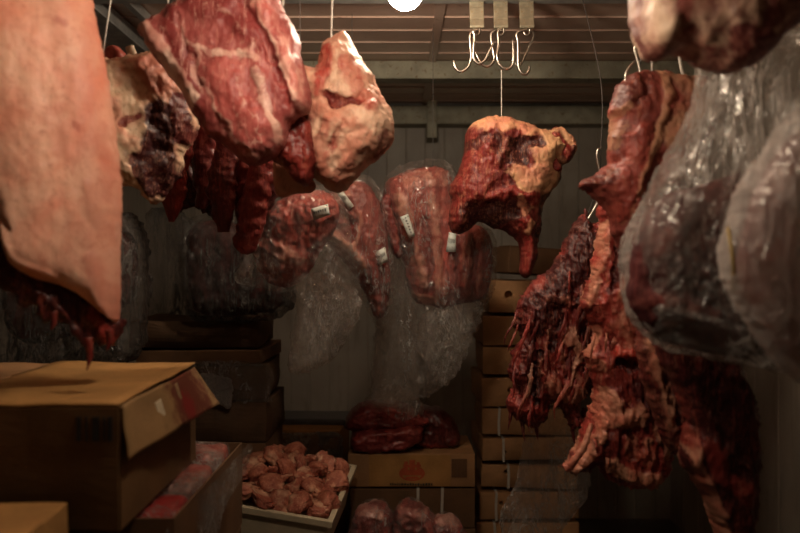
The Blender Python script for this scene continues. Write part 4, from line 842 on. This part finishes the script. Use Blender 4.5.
t = blob('dark_meat_cut', o3, 3.26, .09, M['slump'], None, origin=base_of(o3, 3.26), Tb=.08, step=1.4, strokes=[S([(425, 414), (445, 425), (454, 438)], 9, 8), S([(420, 442), (445, 444)], 5, 4, red=.6)], noise=[(24, .010, (1, 1, 1), 'r'), (70, .003, (1, 1, 1), 'f')], seed=67, dark=.3)
tag(t, 'blackish meat cut lying at the right on the printed carton', 'meat')
o4 = [(366, 398), (380, 386), (402, 384), (414, 392), (424, 408), (418, 420), (400, 424), (376, 416), (364, 408)]
film_thing('crumpled_film', o4, 3.13, .03, 'film', 'clear crumpled film lying over the dark meat on the printed carton', 68, 'plastic film', Tb=.02)

# wrapped red lumps low in the centre
D = 2.85
supz = W(0, 545, D).z
carton('carton carrying the wrapped red lumps, mostly below the photo edge', 'low_carton', (W(410, 0, D).x, D, 0), (.46, .22, supz), 0, 'card2', seed=70, seam=False)
for k, (ol, lab) in enumerate([([(349, 546), (351, 525), (356, 510), (366, 503), (382, 502), (392, 512), (395, 530), (393, 546)], 'film wrapped red meat lump at left of the three in the bottom centre'),
                               ([(394, 546), (393, 520), (398, 506), (408, 500), (422, 504), (434, 516), (440, 534), (438, 546)], 'tallest film wrapped red lump, middle of the three in the bottom centre'),
                               ([(430, 546), (430, 524), (440, 516), (454, 517), (464, 528), (466, 546)], 'low film wrapped red lump at right of the three in the bottom centre')]):
    t = empty('wrapped_meat_lump', base_of(ol, D), lab, 'wrapped meat', 'wrapped red lumps at the bottom centre')
    xs_, ys_ = np.array(ol).T; cx_, cy_ = xs_.mean(), ys_.mean()
    blob('meat_body', ol, D, .08, M['frozen'], t, step=1.4, dark=.25, strokes=[S([(cx_ - 12, cy_ - 14), (cx_ + 8, cy_ - 12)], 6, 4, fat=.9), S([(cx_ - 8, cy_ + 6), (cx_ + 10, cy_ + 4)], 10, 4, dark=.7), S([(cx_ + 12, cy_ - 4), (cx_ + 16, cy_ + 14)], 5, 3, red=.7)], fat=.1, noise=[(22, .014, (1, 1, 1), 'r'), (60, .004, (1, 1, 1), 'f')], seed=71 + k)
    ob = [(cx_ + (x - cx_) * 1.05, 546 if y > 545 else cy_ + (y - cy_) * 1.05) for x, y in ol]
    bag('plastic_film', ob, D, .092, 'film', t, 74 + k, step=1.5, cre=.006, st=(1, 1, 1), fr=30, rag=1)

# ------------------------------------------------------------------ crate of meat chunks
A = W(331, 521, 2.5); B = W(222, 493, 2.60); C = W(347, 464, 3.0)
ax = (A - B); wd = ax.length; ay = (C - A); dl = ay.length; ay.normalize(); ax = ax - ay * (ax.dot(ay) * .75); ax.normalize(); ay = ay - ax * ay.dot(ax); ay.normalize(); az = ax.cross(ay)
ht = .15
mat3 = Matrix((ax, ay, az)).transposed()
cen = A - ax * wd / 2 + ay * dl / 2 - az * ht
crate = empty('plastic_crate', cen, 'cream plastic crate filled with pink meat chunks', 'crate', mat=mat3)
bm = bmesh.new(); ww, dd_ = wd / 2, dl / 2; t_ = .92
def ringv(sx, sy, z): return [bm.verts.new((x * sx, y * sy, z)) for x, y in ((-1, -1), (1, -1), (1, 1), (-1, 1))]
lp = [ringv(ww * t_, dd_ * t_, 0), ringv(ww - .008, dd_ - .008, ht - .022), ringv(ww + .006, dd_ + .006, ht - .022), ringv(ww + .006, dd_ + .006, ht), ringv(ww - .012, dd_ - .012, ht), ringv(ww * t_ - .012, dd_ * t_ - .012, .008)]
for a, b in zip(lp, lp[1:]):
    for k in range(4): bm.faces.new((a[k], a[(k + 1) % 4], b[(k + 1) % 4], b[k]))
bm.faces.new(lp[0][::-1]); bm.faces.new(lp[-1]); bmesh.ops.recalc_face_normals(bm, faces=list(bm.faces))
bm_obj('crate_shell', bm, M['crate'], crate, bevel=.003)
base = []
def chunk_mesh(seed, par=None):
    bm = bmesh.new(); bmesh.ops.create_icosphere(bm, subdivisions=4, radius=1)
    V = np.array([v.co[:] for v in bm.verts]); n = fbm(V * 1.1 + seed * 3.3, 3); n2 = ridge(V * 2.2 + seed * 7.7, 3)
    V = np.sign(V) * np.abs(V) ** .75
    V = V * (1 + .5 * n + .30 * n2)[:, None] * np.array([.050, .040, .022])
    V[:, 2] += .018 * np.sin(V[:, 0] * 34 + seed) + .010 * np.sin(V[:, 1] * 45 + seed)
    f = np.clip(.2 + 1.6 * fbm(V * 22 + seed, 2), -.2, 1); mk = np.stack([f, np.clip(fbm(V * 14 + seed + 5, 2) * 1.5, 0, .8), np.full(len(V), .15)], 1)
    fc = [[v.index for v in p.verts] for p in bm.faces]; bm.free()
    me = bpy.data.meshes.new('meat_chunk'); me.from_pydata(V.tolist(), [], fc); me.polygons.foreach_set('use_smooth', [True] * len(fc))
    a = me.attributes.new('mask', 'FLOAT_COLOR', 'POINT'); a.data.foreach_set('color', np.concatenate([mk, np.ones((len(mk), 1))], 1).astype(np.float32).ravel())
    me.materials.append(M['chunk']); return me
base = [chunk_mesh(s) for s in range(6)]
rn = random.Random(11); rown = ['front row', 'second row', 'third row', 'fourth row', 'fifth row', 'back row']; ordn = ['leftmost', 'second from left', 'third from left', 'fourth from left', 'fifth from left', 'rightmost']
MW = Matrix.Translation(cen) @ mat3.to_4x4()
for r in range(6):
    ncol = 6
    for c_ in range(ncol):
        u = (-ww + .035) + (2 * ww - .075) * (c_ + (.25 if r % 2 else 0)) / (ncol - .75) + rn.uniform(-.008, .008); v = -dd_ + .045 + (dl - .12) * r / 5 + rn.uniform(-.01, .01)
        zc = ht - .010 + .030 * (1 - (u / ww) ** 2) + rn.uniform(-.010, .012) + (.014 if r >= 2 and u < 0 else -.006)
        o = bpy.data.objects.new('meat_chunk', base[(r * 3 + c_ * 2) % 6]); COL.objects.link(o)
        o.matrix_world = MW @ Matrix.Translation((u, v, zc)) @ Matrix.Rotation(rn.uniform(0, 6.28), 4, 'Z') @ Matrix.Rotation(rn.uniform(-.6, .6), 4, 'X') @ Matrix.Rotation(rn.uniform(-.5, .5), 4, 'Y') @ Matrix.Scale(rn.uniform(.75, 1.0), 4)
        tag(o, f'pink raw meat chunk, {ordn[c_]} in the {rown[r]} of the cream crate', 'meat chunk', 'meat chunks in the cream crate')
zc = min((MW @ Vector((x * ww * t_, y * dd_ * t_, 0))).z for x in (-1, 1) for y in (-1, 1))
carton('carton standing under the cream crate, below the photo edge', 'low_carton', (cen.x - .02, cen.y + .08, 0), (.30, .30, zc), 0, 'card2', seed=80, seam=False)

# wrapped carton behind the crate with blue grey film
D = 3.35
zt = W(0, 430, D).z
o = carton('film wrapped carton behind the crate of chunks, blue grey film above', 'wrapped_carton', (W(298, 0, D).x, D + .16, zt - .15), (.375, .32, .15), -.06, 'card3', seed=81, seam=False)
box('blue_film', (-.20, .195, -.05, .165, .13, .175), M['blue'], o, bevel=.012)
V = blob('clear_film', [(278, 436), (292, 432), (320, 432), (344, 434), (345, 452), (340, 462), (310, 464), (284, 460)], D - .01, .02, M['glint'], None, origin=tuple(o.location), Tb=.015, step=1.3, rag=1.5, noise=[(40, .012, (1.5, 1, .4), 'r'), (90, .004, (1, 1, 1), 'r')], seed=82, warp=0)
V.parent = o; V.location = (0, 0, 0)
carton('upper carton under the film wrapped carton behind the crate', 'low_carton', (W(298, 0, D).x, D + .16, zt / 2 - .075), (.40, .33, zt / 2 - .077), 0, 'card2', seed=83, seam=False)
carton('floor carton under the film wrapped carton behind the crate', 'low_carton', (W(298, 0, D).x, D + .16, 0), (.40, .33, zt / 2 - .077), 0, 'card2', seed=84, seam=False)

# ------------------------------------------------------------------ left rear stack
D = 2.9
rl = [(128, 257, 320, 348, .02, 'top carton of the dim stack at the left rear'), (136, 262, 349, 364, -.03, 'thin crumpled carton second from the top at the left rear'), (144, 264, 365, 400, .03, 'film wrapped carton third from the top at the left rear'), (138, 268, 401, 442, -.02, 'carton fourth from the top of the left rear stack')]
for k, (x0, x1, y0, y1, yaw, lab) in enumerate(rl):
    w = (x1 - x0) / F * D; h = (y1 - y0) / F * D - .004; b = W((x0 + x1) / 2, y1, D)
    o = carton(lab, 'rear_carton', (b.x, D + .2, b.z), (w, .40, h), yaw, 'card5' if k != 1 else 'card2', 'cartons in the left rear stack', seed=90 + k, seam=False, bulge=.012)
    if k == 2:
        f = blob('crumpled_film', [(196, 378), (204, 372), (218, 376), (230, 380), (230, 396), (228, 408), (214, 404), (200, 396)], D - .05, .02, M['glint_white'], None, origin=tuple(o.location), Tb=.015, step=1.1, rag=1.5, noise=[(45, .014, (1, 1, 1), 'r'), (110, .005, (1, 1, 1), 'r')], seed=95, warp=0)
        f.parent = o; f.location = (0, 0, 0)
        f = blob('plastic_film', [(160, 366), (262, 364), (268, 398), (262, 402), (160, 402)], D - .016, .012, M['film'], None, origin=tuple(o.location), Tb=.004, step=1.6, rag=1.5, noise=[(30, .006, (1, 1, 1), 'r'), (80, .003, (1, 1, 1), 'r')], seed=96, warp=0)
        f.parent = o; f.location = (0, 0, 0)
zz = W(0, 442, D).z; nb = 4; h = zz / nb
for k in range(nb):
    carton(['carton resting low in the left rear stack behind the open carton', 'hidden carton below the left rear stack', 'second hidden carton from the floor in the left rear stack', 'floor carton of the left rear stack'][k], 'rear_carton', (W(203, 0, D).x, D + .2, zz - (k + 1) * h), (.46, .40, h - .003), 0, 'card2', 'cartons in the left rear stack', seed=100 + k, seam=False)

# ------------------------------------------------------------------ open carton with pink packs (right edge from (163,519) to (249,443))
zt = CAMZ - .482
x1 = -.432; y0, y1 = 1.53, 2.19; h = .22
oc = carton('open carton of pink film wrapped meat under the overhanging big carton', 'open_carton', ((x1 - .225), (y0 + y1) / 2, zt - h), (.45, y1 - y0, h), -.05, 'card2', seed=110, open_top=.12)
packs = [([(-.42, 1.60), (-.22, 1.60), (-.20, 1.82), (-.42, 1.84)], .0, 'red', 'glossy red paper faced meat pack at the near end of the open carton')]
def pack(x, y, sx, sy, sz, z, mat, lab, seed, film=True):
    o = empty('meat_pack', (x, y, z), lab, 'meat pack', 'meat packs in the open carton')
    bm = bmesh.new(); bmesh.ops.create_cube(bm, size=1); bmesh.ops.subdivide_edges(bm, edges=list(bm.edges), cuts=22, use_grid_fill=True)
    V = np.array([v.co[:] for v in bm.verts]) * 2; fc = [[v.index for v in p.verts] for p in bm.faces]; bm.free()
    L = (np.abs(V) ** 6).sum(1) ** (1 / 6); V = V / L[:, None]; V = V * np.array([sx, sy, sz]) / 2; V[:, 2] += sz / 2
    n = fbm(V * 16 + seed, 3); V2 = V + np.array([0, 0, 1]) * (n * .016)[:, None]
    f = np.clip(.5 + 1.5 * fbm(V * 14 + seed + 3, 2), 0, 1)
    mesh_obj('pack_body', V2, fc, M[mat], o, local=True, mask=np.stack([f, f * .2, 1 - f], 1))
    if film:
        r = ridge(V * 24 + seed * 2); V3 = (V - np.array([0, 0, sz / 2])) * 1.03 + np.array([0, 0, sz / 2]) + np.array([0, 0, 1]) * (.004 + n * .016 + r * .008)[:, None]
        mesh_obj('film_wrap', V3, fc, M['film_tail'], o, local=True)
    return o
pb = zt - .118
pack(x1 - .115, 1.65, .19, .20, .112, pb, 'red_label', 'glossy red faced pack at the near end of the open carton', 1)
pack(x1 - .115, 1.87, .19, .20, .122, pb, 'pack_pink', 'pale pink wrapped pack in the middle of the open carton', 2)
pack(x1 - .12, 2.08, .19, .18, .128, pb, 'pack_pink', 'pink wrapped pack at the far end of the open carton', 3)
pack(x1 - .325, 2.07, .19, .20, .145, pb, 'pack_pink', 'pink wrapped pack at the far left of the open carton behind the flap', 4)
f = blob('film_edge', [(166, 540), (178, 516), (205, 490), (230, 465), (248, 444), (252, 448), (244, 475), (226, 505), (212, 540)], 1.78, .004, M['film_tail'], None, origin=tuple(oc.location), Tb=.004, step=1.8, slope=(.0062, 0), noise=[(24, .010, (1, 1, .4), 'r'), (70, .004, (1, 1, 1), 'r')], seed=112, warp=0)
f.parent = oc; f.location = (0, 0, 0)
oc.rotation_euler = (0, 0, 0)
zz = zt - h
for k in range(3):
    carton(['upper carton under the open carton of pink packs', 'middle carton under the open carton of pink packs', 'floor carton under the open carton of pink packs'][k], 'low_carton', (x1 - .225, (y0 + y1) / 2, zz - (k + 1) * zz / 3), (.45, .64, zz / 3 - .003), 0, 'card2', seed=120 + k, seam=False)

# ------------------------------------------------------------------ big near carton on the left, with a blood-stained flap
bx1, by0, by1, bzt = -.504, 1.44, 1.98, CAMZ - .252; bh = CAMZ - .478
bc = (bx1 - .275, (by0 + by1) / 2, bh); BH = bzt - bh
big = empty('big_carton', bc, 'big ochre carton with a blood stained open flap at the lower left', 'carton')
bm = bmesh.new(); box_bm(bm, -.275, .275, -.27, .27, 0, BH)
bmesh.ops.bevel(bm, geom=list(bm.edges), offset=.004, segments=2, affect='EDGES')
bmesh.ops.subdivide_edges(bm, edges=[e for e in bm.edges if e.calc_length() > .05], cuts=9, use_grid_fill=True)
V = np.array([v.co[:] for v in bm.verts]); N = fbm(V * 6 + 3, 2)
for v, n in zip(bm.verts, N): v.co += v.normal * n * .006
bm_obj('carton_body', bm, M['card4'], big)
def panel(name, quad3, mat, th=.004, wob=.006, seed=0, n=14):
    a, b, c, e = (np.array(p) for p in quad3); V = []
    for j in range(n):
        for i in range(n):
            u, v = i / (n - 1), j / (n - 1); V.append((a * (1 - u) + b * u) * (1 - v) + (e * (1 - u) + c * u) * v)
    V = np.array(V); nn = np.cross(b - a, e - a); nn /= np.linalg.norm(nn); V = V + nn * (fbm(V * 9 + seed, 2) * wob)[:, None]
    o = mesh_obj(name, V, [[j * n + i, j * n + i + 1, (j + 1) * n + i + 1, (j + 1) * n + i] for j in range(n - 1) for i in range(n - 1)], mat, big, local=True)
    o.modifiers.new('thick', 'SOLIDIFY').thickness = th; return o
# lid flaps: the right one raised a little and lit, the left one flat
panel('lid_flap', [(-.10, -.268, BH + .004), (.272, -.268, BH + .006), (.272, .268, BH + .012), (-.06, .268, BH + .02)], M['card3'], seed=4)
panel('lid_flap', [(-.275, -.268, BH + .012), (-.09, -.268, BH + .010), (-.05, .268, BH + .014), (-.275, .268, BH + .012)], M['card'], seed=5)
stain = card_mat('blood_stained_cardboard', (.34, .20, .085), stain=[((.308, .10, BH - .040), .150, (.12, .030, .016)), ((.308, .075, BH - .055), .042, (.17, .014, .011))])
panel('side_flap', [(.277, -.268, BH + .002), (.277, .24, BH + .006), (.335, .245, BH - .085), (.284, -.268, BH - .098)], stain, seed=6, wob=.012)
panel('torn_label', [(.286, -.10, BH - .022), (.287, -.065, BH - .02), (.297, -.06, BH - .060), (.293, -.09, BH - .064)], M['crate'], th=.001, wob=.004, seed=8)
panel('tape', [(.285, .02, BH - .004), (.285, .06, BH - .004), (.312, .06, BH - .086), (.306, .02, BH - .088)], M['tape'], th=.001, wob=.003)
for k, (xa, xb) in enumerate(((.198, .206), (.214, .218), (.226, .238), (.246, .249), (.254, .262))):
    box('printed_bar', (xa, xb, -.2745, -.272, BH - .062, BH - .018), M['ink'], big, bevel=0)
q = W(0, 0, 1)
carton('small ochre carton corner at the bottom left edge of the photo', 'near_carton', (-.74, 1.26, CAMZ - .405 - .18), (.35, .22, .18), .06, 'card3', seed=130)
zz = CAMZ - .405 - .18
for k in range(3):
    carton(['upper carton under the small ochre carton, below the photo', 'middle carton under the small ochre carton, below the photo', 'floor carton under the small ochre carton, below the photo'][k], 'low_carton', (-.74, 1.26, zz - (k + 1) * zz / 3), (.34, .22, zz / 3 - .003), 0, 'card2', seed=140 + k, seam=False)

# ------------------------------------------------------------------ camera, world, output look
cam = bpy.data.objects.new('camera', bpy.data.cameras.new('camera')); COL.objects.link(cam)
cam.location = (0, 0, CAMZ); cam.rotation_euler = (math.pi / 2, 0, 0)
cam.data.sensor_width = 36; cam.data.lens = 36; cam.data.clip_start = .05
cam.data.dof.use_dof = True; cam.data.dof.focus_distance = 2.5; cam.data.dof.aperture_fstop = 2.1
SC.camera = cam
w = bpy.data.worlds.new('world'); SC.world = w; w.use_nodes = True
w.node_tree.nodes['Background'].inputs[0].default_value = (.02, .017, .014, 1); w.node_tree.nodes['Background'].inputs[1].default_value = .3
vs = SC.view_settings; vs.view_transform = 'Standard'; vs.look = 'None'; vs.gamma = 1; vs.exposure = 0.0
vs.use_curve_mapping = False
SC.cycles.transparent_max_bounces = 24; SC.cycles.max_bounces = 8
